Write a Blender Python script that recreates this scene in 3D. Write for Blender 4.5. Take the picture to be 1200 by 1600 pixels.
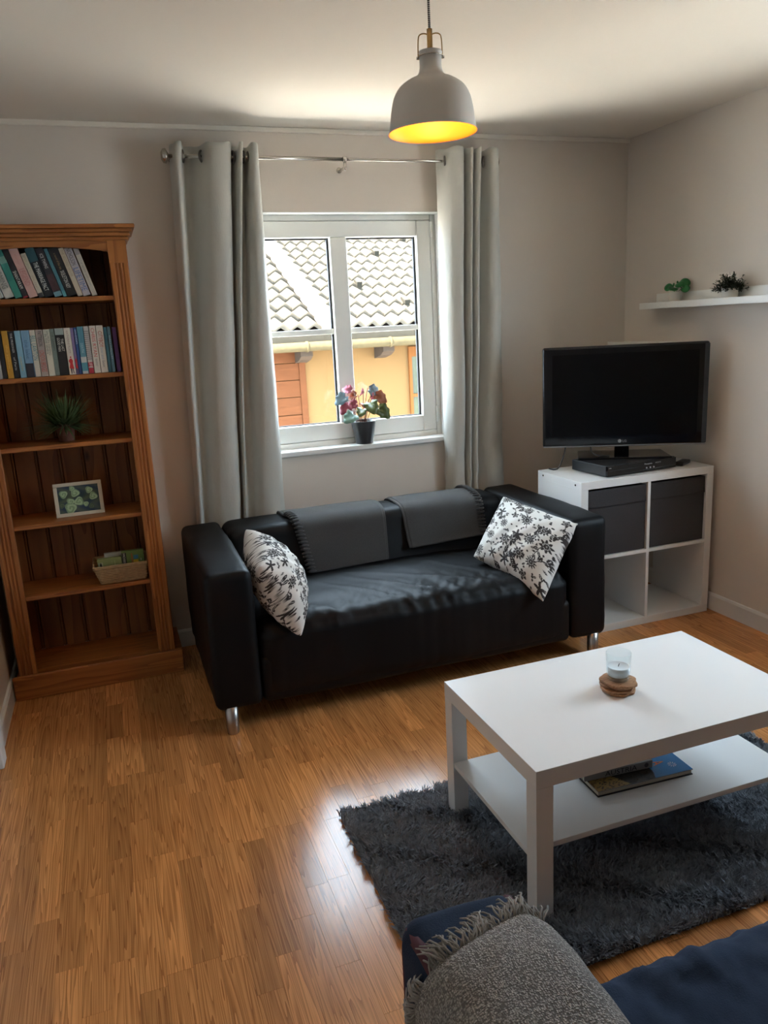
import bpy, bmesh, math, random
import numpy as np
from mathutils import Vector, Matrix, noise

random.seed(7)
rng = np.random.default_rng(11)
scene = bpy.context.scene
COL = scene.collection
for o in list(bpy.data.objects):
    bpy.data.objects.remove(o, do_unlink=True)

# ------------------------------------------------------------------ camera
CR = [(0.9395786, -0.33846164, -0.05133974), (0.12628859, 0.20330339, 0.97093714), (0.31818743, 0.91875538, -0.23376335)]
CAMLOC = (-0.0994, -3.8309, 1.531)
FPX = 1209.459
cd = bpy.data.cameras.new('camera')
cam = bpy.data.objects.new('camera', cd)
COL.objects.link(cam)
cd.sensor_fit = 'VERTICAL'
cd.sensor_height = 36.0
cd.lens = FPX / 1600 * 36.0
cd.clip_start = 0.02
cam.matrix_world = Matrix(((CR[0][0], CR[1][0], -CR[2][0], CAMLOC[0]),
                           (CR[0][1], CR[1][1], -CR[2][1], CAMLOC[1]),
                           (CR[0][2], CR[1][2], -CR[2][2], CAMLOC[2]), (0, 0, 0, 1)))
scene.camera = cam

# ------------------------------------------------------------------ light
SKY = 8.5
world = bpy.data.worlds.new('sky')
scene.world = world
world.use_nodes = True
bg = world.node_tree.nodes['Background']
bg.inputs[0].default_value = (0.64, 0.83, 1.0, 1)
bg.inputs[1].default_value = SKY
sl = bpy.data.lights.new('sun', 'SUN')
sun = bpy.data.objects.new('sun', sl)
COL.objects.link(sun)
sl.energy = 40.0
sl.color = (1.0, 0.93, 0.82)
sl.angle = 0.01
sun.rotation_euler = Vector((0.62, 0.30, -0.80)).to_track_quat('-Z', 'Y').to_euler()

def portal(name, loc, direction, w, h):
    l = bpy.data.lights.new(name, 'AREA')
    l.shape = 'RECTANGLE'; l.size = w; l.size_y = h
    l.cycles.is_portal = True
    o = bpy.data.objects.new(name, l)
    COL.objects.link(o)
    o.location = loc
    o.rotation_euler = Vector(direction).to_track_quat('-Z', 'Z').to_euler()
portal('window_portal', (1.087, 0.2, 1.51), (0, -1, 0), 1.05, 1.13)
portal('window_portal', (2.95, -1.965, 1.50), (-1, 0, 0), 0.96, 1.19)

scene.view_settings.view_transform = 'Standard'
scene.view_settings.look = 'None'
scene.view_settings.gamma = 1.0
scene.view_settings.use_curve_mapping = False
scene.view_settings.exposure = 1.5

# ------------------------------------------------------------------ materials
def nt(name):
    m = bpy.data.materials.new(name)
    m.use_nodes = True
    t = m.node_tree
    return m, t, t.nodes['Principled BSDF']

def N(t, kind, **kw):
    n = t.nodes.new(kind)
    for k, v in kw.items():
        if k.startswith('i_'):
            key = k[2:]
            key = int(key) if key.isdigit() else key
            n.inputs[key].default_value = v
        else:
            setattr(n, k, v)
    return n

def rgba(c): return (c[0], c[1], c[2], 1.0)

def P(name, col, rough=0.5, metal=0.0, var=0.0, vscale=6.0, bump=0.0, bscale=200.0, spec=0.5, sheen=0.0, coat=0.0, stretch=(1, 1, 1), emit=None, es=0.0):
    m, t, b = nt(name)
    b.inputs['Base Color'].default_value = rgba(col)
    b.inputs['Roughness'].default_value = rough
    b.inputs['Metallic'].default_value = metal
    b.inputs['Specular IOR Level'].default_value = spec
    b.inputs['Sheen Weight'].default_value = sheen
    b.inputs['Coat Weight'].default_value = coat
    tc = N(t, 'ShaderNodeTexCoord')
    mp = N(t, 'ShaderNodeMapping')
    mp.inputs['Scale'].default_value = stretch
    t.links.new(tc.outputs['Object'], mp.inputs[0])
    if var > 0:
        nz = N(t, 'ShaderNodeTexNoise', i_Scale=vscale, i_Detail=4.0)
        t.links.new(mp.outputs[0], nz.inputs['Vector'])
        mx = N(t, 'ShaderNodeMix', data_type='RGBA')
        mx.inputs[6].default_value = rgba([c * (1 - var) for c in col])
        mx.inputs[7].default_value = rgba([min(1, c * (1 + var)) for c in col])
        t.links.new(nz.outputs[0], mx.inputs[0])
        t.links.new(mx.outputs[2], b.inputs['Base Color'])
    if bump > 0:
        nb = N(t, 'ShaderNodeTexNoise', i_Scale=bscale, i_Detail=3.0)
        t.links.new(mp.outputs[0], nb.inputs['Vector'])
        bp = N(t, 'ShaderNodeBump', i_Strength=bump, i_Distance=0.003)
        t.links.new(nb.outputs[0], bp.inputs['Height'])
        t.links.new(bp.outputs[0], b.inputs['Normal'])
    if emit:
        b.inputs['Emission Color'].default_value = rgba(emit)
        b.inputs['Emission Strength'].default_value = es
    return m

def wood(name, light, dark, grain, cross, rough=0.4, lines=26.0, knots=0.0, use_rnd=True, fine=0.35, coat=0.0, tone=0.25, space='Object', bump=0.05):
    """grain: (x,y,z) scale of the contour noise, cross: scale of the fine fibre noise"""
    m, t, b = nt(name)
    L = t.links.new
    b.inputs['Roughness'].default_value = rough
    b.inputs['Coat Weight'].default_value = coat
    if space == 'World':
        src = N(t, 'ShaderNodeNewGeometry').outputs['Position']
    else:
        src = N(t, 'ShaderNodeTexCoord').outputs['Object']
    oi = N(t, 'ShaderNodeObjectInfo')
    at = N(t, 'ShaderNodeAttribute', attribute_name='rnd')
    add = N(t, 'ShaderNodeMath', operation='ADD')
    L(oi.outputs['Random'], add.inputs[0]); L(at.outputs['Fac'], add.inputs[1])
    fr = N(t, 'ShaderNodeMath', operation='FRACT'); L(add.outputs[0], fr.inputs[0])
    off = N(t, 'ShaderNodeVectorMath', operation='SCALE')
    off.inputs[0].default_value = (37.1, 91.7, 53.3); L(fr.outputs[0], off.inputs[3])
    def coords(sc):
        v = N(t, 'ShaderNodeVectorMath', operation='MULTIPLY'); v.inputs[1].default_value = sc
        L(src, v.inputs[0])
        a = N(t, 'ShaderNodeVectorMath', operation='ADD'); L(v.outputs[0], a.inputs[0]); L(off.outputs[0], a.inputs[1])
        return a.outputs[0]
    nz = N(t, 'ShaderNodeTexNoise', i_Scale=1.0, i_Detail=2.0, i_Roughness=0.45); L(coords(grain), nz.inputs['Vector'])
    mu = N(t, 'ShaderNodeMath', operation='MULTIPLY', i_1=lines); L(nz.outputs[0], mu.inputs[0])
    fa = N(t, 'ShaderNodeMath', operation='FRACT'); L(mu.outputs[0], fa.inputs[0])
    pw = N(t, 'ShaderNodeMath', operation='POWER', i_1=1.6); L(fa.outputs[0], pw.inputs[0])
    nf = N(t, 'ShaderNodeTexNoise', i_Scale=1.0, i_Detail=3.0, i_Roughness=0.6); L(coords(cross), nf.inputs['Vector'])
    mix = N(t, 'ShaderNodeMix', data_type='FLOAT', i_0=fine); L(pw.outputs[0], mix.inputs[2]); L(nf.outputs[0], mix.inputs[3])
    ramp = N(t, 'ShaderNodeValToRGB')
    ramp.color_ramp.elements[0].position = 0.05; ramp.color_ramp.elements[0].color = rgba(light)
    ramp.color_ramp.elements[1].position = 0.95; ramp.color_ramp.elements[1].color = rgba(dark)
    L(mix.outputs[0], ramp.inputs[0])
    col = ramp.outputs[0]
    tn = N(t, 'ShaderNodeMapRange', i_3=1 - tone, i_4=1 + tone); L(fr.outputs[0], tn.inputs[0])
    tm = N(t, 'ShaderNodeMix', data_type='RGBA', blend_type='MULTIPLY', i_0=1.0)
    L(col, tm.inputs[6]); L(tn.outputs[0], tm.inputs[7])
    col = tm.outputs[2]
    if knots > 0:
        vo = N(t, 'ShaderNodeTexVoronoi', i_Scale=knots)
        L(coords((1, 1, 0.45)), vo.inputs['Vector'])
        kr = N(t, 'ShaderNodeMapRange', i_1=0.04, i_2=0.10, i_3=1.0, i_4=0.0); L(vo.outputs['Distance'], kr.inputs[0])
        km = N(t, 'ShaderNodeMix', data_type='RGBA'); L(kr.outputs[0], km.inputs[0]); L(col, km.inputs[6])
        km.inputs[7].default_value = rgba([c * 0.25 for c in dark])
        col = km.outputs[2]
    L(col, b.inputs['Base Color'])
    bp = N(t, 'ShaderNodeBump', i_Strength=bump, i_Distance=0.001); L(mix.outputs[0], bp.inputs['Height']); L(bp.outputs[0], b.inputs['Normal'])
    return m

def colattr(name, rough=0.8, sheen=0.0, bump=0.0, bscale=300):
    m, t, b = nt(name)
    a = N(t, 'ShaderNodeAttribute', attribute_name='col')
    t.links.new(a.outputs['Color'], b.inputs['Base Color'])
    b.inputs['Roughness'].default_value = rough
    b.inputs['Sheen Weight'].default_value = sheen
    if bump:
        tc = N(t, 'ShaderNodeTexCoord')
        nb = N(t, 'ShaderNodeTexNoise', i_Scale=bscale); t.links.new(tc.outputs['Object'], nb.inputs['Vector'])
        bp = N(t, 'ShaderNodeBump', i_Strength=bump, i_Distance=0.003); t.links.new(nb.outputs[0], bp.inputs['Height'])
        t.links.new(bp.outputs[0], b.inputs['Normal'])
    return m

def glass_thin(name, tint=(1, 1, 1), refl=0.05):
    m = bpy.data.materials.new(name); m.use_nodes = True
    t = m.node_tree; t.nodes.clear()
    out = N(t, 'ShaderNodeOutputMaterial'); mx = N(t, 'ShaderNodeMixShader', i_0=refl)
    tr = N(t, 'ShaderNodeBsdfTransparent'); tr.inputs[0].default_value = rgba(tint)
    gl = N(t, 'ShaderNodeBsdfGlossy'); gl.inputs['Roughness'].default_value = 0.02
    t.links.new(tr.outputs[0], mx.inputs[1]); t.links.new(gl.outputs[0], mx.inputs[2]); t.links.new(mx.outputs[0], out.inputs[0])
    return m

def weave(name, c1, c2, scale, rough=0.95):
    m, t, b = nt(name); L = t.links.new
    tc = N(t, 'ShaderNodeTexCoord')
    vo = N(t, 'ShaderNodeTexVoronoi', i_Scale=scale); L(tc.outputs['UV'], vo.inputs['Vector'])
    n1 = N(t, 'ShaderNodeTexNoise', i_Scale=scale * 0.9, i_Detail=3.0); L(tc.outputs['UV'], n1.inputs['Vector'])
    mp = N(t, 'ShaderNodeMapping'); mp.inputs['Scale'].default_value = (scale * 0.25, scale * 1.6, 1); L(tc.outputs['UV'], mp.inputs[0])
    n2 = N(t, 'ShaderNodeTexNoise', i_Scale=1.0, i_Detail=2.0); L(mp.outputs[0], n2.inputs['Vector'])
    mp3 = N(t, 'ShaderNodeMapping'); mp3.inputs['Scale'].default_value = (scale * 1.6, scale * 0.25, 1); L(tc.outputs['UV'], mp3.inputs[0])
    n3 = N(t, 'ShaderNodeTexNoise', i_Scale=1.0, i_Detail=2.0); L(mp3.outputs[0], n3.inputs['Vector'])
    a = N(t, 'ShaderNodeMath', operation='ADD'); L(n2.outputs[0], a.inputs[0]); L(n3.outputs[0], a.inputs[1])
    s = N(t, 'ShaderNodeMath', operation='SUBTRACT'); L(a.outputs[0], s.inputs[0]); L(vo.outputs['Distance'], s.inputs[1])
    r = N(t, 'ShaderNodeMapRange', i_1=0.25, i_2=0.95); L(s.outputs[0], r.inputs[0])
    mx = N(t, 'ShaderNodeMix', data_type='RGBA'); mx.inputs[6].default_value = rgba(c1); mx.inputs[7].default_value = rgba(c2)
    L(r.outputs[0], mx.inputs[0]); L(mx.outputs[2], b.inputs['Base Color'])
    b.inputs['Roughness'].default_value = rough
    b.inputs['Specular IOR Level'].default_value = 0.1
    bp = N(t, 'ShaderNodeBump', i_Strength=0.8, i_Distance=0.004); L(r.outputs[0], bp.inputs['Height']); L(bp.outputs[0], b.inputs['Normal'])
    return m

M = {}
M['wall'] = P('wall_paint', (0.71, 0.63, 0.55), 0.85, bump=0.12, bscale=90, spec=0.2, var=0.02, vscale=3)
M['ceiling'] = P('ceiling_paint', (0.80, 0.735, 0.645), 0.9, bump=0.08, bscale=60, spec=0.2)
M['white_gloss'] = P('white_trim_paint', (0.78, 0.77, 0.74), 0.35, bump=0.02, bscale=20)
M['upvc'] = P('white_window_frame', (0.86, 0.84, 0.78), 0.3)
M['gasket'] = P('black_rubber', (0.02, 0.02, 0.022), 0.6)
M['glass'] = glass_thin('window_glass')
M['floor'] = wood('laminate_oak', (0.79, 0.36, 0.12), (0.25, 0.078, 0.019), (30, 0.75, 1), (420, 6, 1), rough=0.21, lines=17, fine=0.5, tone=0.22, space='World', bump=0.03)
M['subfloor'] = P('dark_joint', (0.10, 0.045, 0.02), 0.6)
PL, PD = (0.47, 0.175, 0.044), (0.235, 0.070, 0.016)
M['pine_v'] = wood('pine_upright', PL, PD, (16, 16, 0.9), (130, 130, 5), rough=0.4, lines=9, tone=0.08, knots=5)
M['pine_h'] = wood('pine_rail', PL, PD, (0.9, 16, 16), (5, 130, 130), rough=0.4, lines=9, tone=0.08, knots=4)
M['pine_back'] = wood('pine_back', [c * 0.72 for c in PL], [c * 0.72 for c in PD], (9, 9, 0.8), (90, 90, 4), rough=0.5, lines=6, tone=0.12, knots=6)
M['black_fabric'] = P('black_cotton', (0.0028, 0.0028, 0.0034), 0.53, bump=0.12, bscale=500, spec=0.23)
M['navy_fabric'] = P('navy_cotton', (0.018, 0.030, 0.058), 0.9, bump=0.3, bscale=350, spec=0.2, var=0.2, vscale=40)
M['maroon'] = P('maroon_trim', (0.075, 0.012, 0.02), 0.8)
M['charcoal'] = P('charcoal_fleece', (0.058, 0.056, 0.055), 0.95, bump=0.5, bscale=420, sheen=0.18, var=0.3, vscale=300, spec=0.2)
M['chrome'] = P('brushed_chrome', (0.42, 0.40, 0.38), 0.32, metal=1.0)
M['nickel'] = P('satin_nickel', (0.55, 0.51, 0.46), 0.25, metal=1.0)
M['dark_nickel'] = P('dark_eyelet', (0.16, 0.14, 0.125), 0.35, metal=1.0)
M['curtain'] = P('grey_sateen', (0.50, 0.485, 0.43), 0.55, bump=0.25, bscale=160, sheen=0.25, var=0.05, vscale=30, stretch=(1, 1, 0.3))
M['white_lam'] = P('white_laminate', (0.80, 0.79, 0.77), 0.28)
M['white_shelf'] = P('white_foil', (0.80, 0.78, 0.73), 0.4)
M['dark_box'] = P('dark_grey_felt', (0.045, 0.040, 0.041), 0.95, bump=0.3, bscale=200, var=0.15, vscale=120)
M['tv_black'] = P('piano_black', (0.006, 0.006, 0.007), 0.12)
M['tv_screen'] = P('screen_off', (0.004, 0.004, 0.0045), 0.22, spec=0.22)
M['tv_edge'] = P('smoke_edge', (0.05, 0.055, 0.06), 0.2)
M['tv_silver'] = P('silver_strip', (0.35, 0.35, 0.36), 0.3, metal=0.7)
M['logo'] = P('logo_grey', (0.55, 0.55, 0.56), 0.4)
M['plastic_black'] = P('black_plastic', (0.012, 0.012, 0.013), 0.38, bump=0.05, bscale=300)
M['print_white'] = P('white_print', (0.75, 0.75, 0.74), 0.6)
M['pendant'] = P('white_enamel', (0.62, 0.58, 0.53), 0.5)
M['pendant_in'] = P('glow_tinted_lining', (0.50, 0.165, 0.022), 0.5)  # white lining tinted orange, the bulb's warm glow put into its colour
M['brass'] = P('brass', (0.50, 0.32, 0.13), 0.35, metal=0.9)
M['bulb'] = P('lit_bulb', (1, 0.8, 0.5), 0.4, emit=(1.0, 0.42, 0.06), es=0.9)
M['soil'] = P('soil', (0.03, 0.02, 0.015), 0.95)
M['pot_dark'] = P('dark_grey_ceramic', (0.035, 0.034, 0.035), 0.3, coat=0.2)
M['pot_brown'] = P('brown_plastic_pot', (0.17, 0.062, 0.036), 0.7)
M['pot_white'] = P('white_stoneware', (0.72, 0.69, 0.62), 0.6, bump=0.1, bscale=150)
M['grass'] = P('grass_leaf', (0.12, 0.17, 0.06), 0.6, var=0.5, vscale=40)
M['pilea'] = P('pilea_leaf', (0.035, 0.21, 0.06), 0.4)
M['bush'] = P('small_dark_leaf', (0.03, 0.045, 0.022), 0.6, var=0.4, vscale=60)
M['stem'] = P('reddish_stem', (0.30, 0.10, 0.06), 0.5)
M['stem_green'] = P('green_stem', (0.12, 0.18, 0.06), 0.5)
M['wicker'] = P('pale_wicker', (0.46, 0.30, 0.15), 0.7, var=0.3, vscale=60)
M['paper'] = P('page_block', (0.62, 0.55, 0.42), 0.9)
M['wax'] = P('white_wax', (0.80, 0.80, 0.80), 0.5)
M['coaster'] = wood('olive_wood_slice', (0.50, 0.26, 0.12), (0.22, 0.09, 0.035), (9, 60, 60), (60, 200, 200), lines=8, rough=0.6)
M['rug'] = P('rug_backing', (0.035, 0.04, 0.048), 1.0)
M['rug_pile'] = P('rug_pile', (0.225, 0.243, 0.27), 1.0, var=0.4, vscale=45, spec=0.1)
M['throw'] = weave('grey_tweed', (0.20, 0.184, 0.170), (0.60, 0.56, 0.515), 350)
M['fringe'] = P('grey_yarn', (0.30, 0.275, 0.245), 0.95, var=0.4, vscale=80)
M['cord_bw'] = None

def cord_mat():
    m, t, b = nt('black_white_braid')
    tc = N(t, 'ShaderNodeTexCoord'); w = N(t, 'ShaderNodeTexWave', i_Scale=70.0, i_Distortion=0.6)
    w.bands_direction = 'Z'
    t.links.new(tc.outputs['Object'], w.inputs['Vector'])
    r = N(t, 'ShaderNodeValToRGB'); r.color_ramp.interpolation = 'CONSTANT'
    r.color_ramp.elements[0].color = (0.03, 0.028, 0.025, 1); r.color_ramp.elements[1].color = (0.55, 0.5, 0.45, 1); r.color_ramp.elements[1].position = 0.5
    t.links.new(w.outputs[0], r.inputs[0]); t.links.new(r.outputs[0], b.inputs['Base Color'])
    b.inputs['Roughness'].default_value = 0.8
    return m
M['cord_bw'] = cord_mat()

def cglass():
    m = bpy.data.materials.new('clear_glass'); m.use_nodes = True
    t = m.node_tree; t.nodes.clear()
    out = N(t, 'ShaderNodeOutputMaterial'); mx = N(t, 'ShaderNodeMixShader'); lw = N(t, 'ShaderNodeLayerWeight', i_Blend=0.5)
    pw = N(t, 'ShaderNodeMath', operation='POWER', i_1=4.0); ml = N(t, 'ShaderNodeMath', operation='MULTIPLY_ADD', i_1=0.55, i_2=0.03)
    tr = N(t, 'ShaderNodeBsdfTransparent'); tr.inputs[0].default_value = (0.95, 0.975, 0.98, 1)
    gl = N(t, 'ShaderNodeBsdfGlossy'); gl.inputs['Roughness'].default_value = 0.05
    t.links.new(lw.outputs['Facing'], pw.inputs[0]); t.links.new(pw.outputs[0], ml.inputs[0]); t.links.new(ml.outputs[0], mx.inputs[0])
    t.links.new(tr.outputs[0], mx.inputs[1]); t.links.new(gl.outputs[0], mx.inputs[2]); t.links.new(mx.outputs[0], out.inputs[0])
    return m
M['cglass'] = cglass()
# outside
M['tile'] = P('roof_tile', (0.058, 0.049, 0.037), 0.9, var=0.22, vscale=9, bump=0.3, bscale=60, spec=0.05)
M['flashing'] = P('pale_metal_flashing', (0.11, 0.108, 0.106), 0.6, spec=0.2)
M['fascia'] = P('weathered_fascia', (0.022, 0.0195, 0.0145), 0.9, var=0.35, vscale=14, spec=0.05)
M['gutter'] = P('lichen_gutter', (0.047, 0.036, 0.0185), 0.8, var=0.4, vscale=30, spec=0.05)
M['rafter'] = P('rafter_wood', (0.034, 0.024, 0.017), 0.8, var=0.3, vscale=10, spec=0.05)
M['render'] = P('yellow_orange_render', (0.098, 0.055, 0.022), 0.95, var=0.06, vscale=2, bump=0.2, bscale=60, spec=0.05)
M['cladding'] = P('red_brown_board', (0.062, 0.022, 0.0085), 0.8, var=0.4, vscale=8, stretch=(1, 1, 7), spec=0.05)
M['orange_frame'] = P('orange_brown_frame', (0.095, 0.035, 0.009), 0.7, spec=0.05)
M['green_glass'] = P('reflecting_pane', (0.03, 0.034, 0.016), 0.3, var=0.6, vscale=5, spec=0.2)
M['ground'] = P('pale_paving', (0.53, 0.50, 0.455), 0.9, var=0.06, vscale=2)
M['brick'] = P('outer_render', (0.6, 0.57, 0.52), 0.9)

# ------------------------------------------------------------------ mesh helpers
def wmat(o):
    b = Matrix.LocRotScale(o.location, o.rotation_euler.to_quaternion(), o.scale)
    if o.parent:
        return wmat(o.parent) @ o.matrix_parent_inverse @ b
    return b

class MB:
    def __init__(s):
        s.v = []; s.f = []; s.uv = None; s.col = None
    def add(s, v, f):
        k = len(s.v); s.v.extend([tuple(p) for p in v]); s.f.extend([tuple(i + k for i in q) for q in f]); return s
    def box(s, a, b):
        x0, y0, z0 = a; x1, y1, z1 = b
        return s.add([(x0, y0, z0), (x1, y0, z0), (x1, y1, z0), (x0, y1, z0), (x0, y0, z1), (x1, y0, z1), (x1, y1, z1), (x0, y1, z1)],
                     [(0, 3, 2, 1), (4, 5, 6, 7), (0, 1, 5, 4), (1, 2, 6, 5), (2, 3, 7, 6), (3, 0, 4, 7)])
    def cyl(s, p0, p1, r0, r1=None, n=16):
        return s.tube([p0, p1], [r0, r0 if r1 is None else r1], n)
    def tube(s, pts, r, n=8, closed=False, caps=True):
        pts = [Vector(p) for p in pts]; m = len(pts)
        rs = list(r) if hasattr(r, '__len__') else [r] * m
        T = []
        for i in range(m):
            a = pts[(i - 1) % m] if (closed or i > 0) else pts[i]
            c = pts[(i + 1) % m] if (closed or i < m - 1) else pts[i]
            T.append((c - a).normalized())
        up = Vector((0, 0, 1)) if abs(T[0].z) < 0.9 else Vector((1, 0, 0))
        u = (up - T[0] * up.dot(T[0])).normalized()
        V = []; F = []
        for i in range(m):
            u = (u - T[i] * u.dot(T[i])).normalized(); w = T[i].cross(u)
            for k in range(n):
                a = 2 * math.pi * k / n
                V.append(pts[i] + (u * math.cos(a) + w * math.sin(a)) * rs[i])
        for i in range(m if closed else m - 1):
            j = (i + 1) % m
            for k in range(n):
                l = (k + 1) % n
                F.append((i * n + k, i * n + l, j * n + l, j * n + k))
        if caps and not closed:
            F.append(tuple(reversed(range(n)))); F.append(tuple((m - 1) * n + k for k in range(n)))
        return s.add(V, F)
    def lathe(s, prof, c=(0, 0, 0), n=32):
        V = []; F = []
        m = len(prof)
        for r, z in prof:
            for k in range(n):
                a = 2 * math.pi * k / n
                V.append((c[0] + r * math.cos(a), c[1] + r * math.sin(a), c[2] + z))
        for i in range(m - 1):
            for k in range(n):
                l = (k + 1) % n
                F.append((i * n + k, i * n + l, (i + 1) * n + l, (i + 1) * n + k))
        return s.add(V, F)
    def prism(s, poly, axis, lo, hi):
        """poly in the two other axes (x,y order kept), extruded along axis"""
        def p(a, b, w):
            return {'x': (w, a, b), 'y': (a, w, b), 'z': (a, b, w)}[axis]
        n = len(poly)
        V = [p(a, b, lo) for a, b in poly] + [p(a, b, hi) for a, b in poly]
        F = [tuple(reversed(range(n))), tuple(range(n, 2 * n))] + [(i, (i + 1) % n, n + (i + 1) % n, n + i) for i in range(n)]
        return s.add(V, F)
    def grid(s, fn, nu, nv, flip=False):
        V = [fn(i / (nu - 1), j / (nv - 1)) for j in range(nv) for i in range(nu)]
        F = []
        for j in range(nv - 1):
            for i in range(nu - 1):
                a = j * nu + i
                q = (a, a + 1, a + nu + 1, a + nu)
                F.append(tuple(reversed(q)) if flip else q)
        return s.add(V, F)
    def rbox(s, lo, hi, r, nmid=8, disp=None):
        lo = Vector(lo); hi = Vector(hi)
        ax = []
        for i in range(3):
            rr = min(r, (hi[i] - lo[i]) / 2)
            L = [lo[i] + rr * t for t in (0, 0.22, 0.45, 0.7)]
            H = [hi[i] - rr * t for t in (0.7, 0.45, 0.22, 0)]
            nm = nmid if not hasattr(nmid, '__len__') else nmid[i]
            mid = [lo[i] + rr + (hi[i] - lo[i] - 2 * rr) * k / nm for k in range(nm + 1)]
            ax.append(L + mid + H)
        key = {}
        V = []; F = []
        def vert(p):
            k = (round(p[0], 6), round(p[1], 6), round(p[2], 6))
            if k in key: return key[k]
            P_ = Vector(p)
            q = Vector([min(max(P_[i], lo[i] + min(r, (hi[i] - lo[i]) / 2)), hi[i] - min(r, (hi[i] - lo[i]) / 2)) for i in range(3)])
            d = P_ - q
            nrm = d.normalized() if d.length > 1e-9 else Vector((0, 0, 1))
            out = q + nrm * r if d.length > 1e-9 else P_
            if disp: out = out + nrm * disp(out, nrm)
            key[k] = len(V); V.append(tuple(out)); return key[k]
        for i in range(3):
            j, k = (i + 1) % 3, (i + 2) % 3
            for side, val in ((0, lo[i]), (1, hi[i])):
                for a in range(len(ax[j]) - 1):
                    for b in range(len(ax[k]) - 1):
                        c = []
                        for (da, db) in ((0, 0), (1, 0), (1, 1), (0, 1)):
                            p = [0, 0, 0]; p[i] = val; p[j] = ax[j][a + da]; p[k] = ax[k][b + db]
                            c.append(vert(p))
                        if len(set(c)) < 3: continue
                        F.append(tuple(c) if side else tuple(reversed(c)))
        return s.add(V, F)
    def mesh(s, name):
        me = bpy.data.meshes.new(name)
        me.from_pydata(s.v, [], s.f)
        me.update()
        if s.col is not None:
            a = me.color_attributes.new('col', 'FLOAT_COLOR', 'POINT')
            a.data.foreach_set('color', np.asarray(s.col, dtype=np.float32).ravel())
        if s.uv is not None:
            ul = me.uv_layers.new(name='UVMap')
            idx = np.zeros(len(me.loops), dtype=np.int32); me.loops.foreach_get('vertex_index', idx)
            ul.data.foreach_set('uv', np.asarray(s.uv, dtype=np.float32)[idx].ravel())
        return me
    def build(s, name, mat, parent=None, smooth=False, bevel=0.0, seg=2, local=False, sub=0):
        o = bpy.data.objects.new(name, s.mesh(name)); COL.objects.link(o)
        if mat: o.data.materials.append(M[mat] if isinstance(mat, str) else mat)
        if smooth: o.data.shade_smooth()
        if parent:
            o.parent = parent
            if not local: o.matrix_parent_inverse = wmat(parent).inverted()
        if bevel:
            b = o.modifiers.new('bevel', 'BEVEL'); b.width = bevel; b.segments = seg; b.limit_method = 'ANGLE'; b.angle_limit = math.radians(35)
            o.data.shade_smooth()
            b.harden_normals = True
        if sub:
            b = o.modifiers.new('sub', 'SUBSURF'); b.levels = sub; b.render_levels = sub
        return o

def box(a, b): return MB().box(a, b)
def tag(o, label=None, cat=None, group=None, kind=None):
    if label: o['label'] = label
    if cat: o['category'] = cat
    if group: o['group'] = group
    if kind: o['kind'] = kind
    return o
def thing(name, label, cat, loc=(0, 0, 0), rz=0.0, group=None, kind=None):
    o = bpy.data.objects.new(name, None); COL.objects.link(o)
    o.empty_display_size = 0.05; o.location = loc; o.rotation_euler = (0, 0, rz)
    return tag(o, label, cat, group, kind)
def struct(o): o['kind'] = 'structure'; return o

TXT = {}
def text(s, mat, parent, origin, xdir, ydir, length, height, name='lettering', local=False, align='LEFT'):
    """flat letters, scaled to length x height, standing 0.3 mm proud"""
    if s not in TXT:
        c = bpy.data.curves.new('txt', 'FONT'); c.body = s; c.size = 1.0; c.extrude = 0.0; c.resolution_u = 2
        o = bpy.data.objects.new('txt', c); COL.objects.link(o)
        dg = bpy.context.evaluated_depsgraph_get()
        me = bpy.data.meshes.new_from_object(o.evaluated_get(dg))
        n = len(me.vertices); co = np.zeros(n * 3); me.vertices.foreach_get('co', co); co = co.reshape(-1, 3)
        fs = [tuple(p.vertices) for p in me.polygons]
        lo = co.min(0); hi = co.max(0)
        co = (co - lo) / np.maximum(hi - lo, 1e-6)
        bpy.data.objects.remove(o); bpy.data.curves.remove(c); bpy.data.meshes.remove(me)
        TXT[s] = (co, fs)
    co, fs = TXT[s]
    X = Vector(xdir).normalized(); Y = Vector(ydir).normalized(); Z = X.cross(Y); O = Vector(origin)
    mb = MB(); mb.v = [tuple(O + X * (c[0] * length) + Y * (c[1] * height) + Z * 0.0004) for c in co]; mb.f = fs
    return mb.build(name, mat, parent, local=local)

def plainmat(name, col, rough=0.6):
    k = 'pm_%s_%.3f_%.3f_%.3f' % (name, *col)
    if k not in M: M[k] = P(name, col, rough)
    return M[k]

def spline(pts, n):
    """Catmull-Rom through pts (tuples), n samples"""
    p = np.array(pts, float); m = len(p)
    d = np.r_[0, np.cumsum(np.linalg.norm(np.diff(p, axis=0), axis=1))]
    out = []
    for s_ in np.linspace(0, d[-1], n):
        i = min(max(np.searchsorted(d, s_) - 1, 0), m - 2)
        t = (s_ - d[i]) / max(d[i + 1] - d[i], 1e-9)
        p0, p1, p2, p3 = p[max(i - 1, 0)], p[i], p[i + 1], p[min(i + 2, m - 1)]
        out.append(0.5 * ((2 * p1) + (-p0 + p2) * t + (2 * p0 - 5 * p1 + 4 * p2 - p3) * t * t + (-p0 + 3 * p1 - 3 * p2 + p3) * t ** 3))
    return np.array(out)

def proj(p):
    d = [p[i] - CAMLOC[i] for i in range(3)]
    x, y, z = [sum(CR[k][i] * d[i] for i in range(3)) for k in range(3)]
    return (600 + FPX * x / z, 800 - FPX * y / z, z) if z > 0.05 else (-9999, -9999, z)

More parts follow.
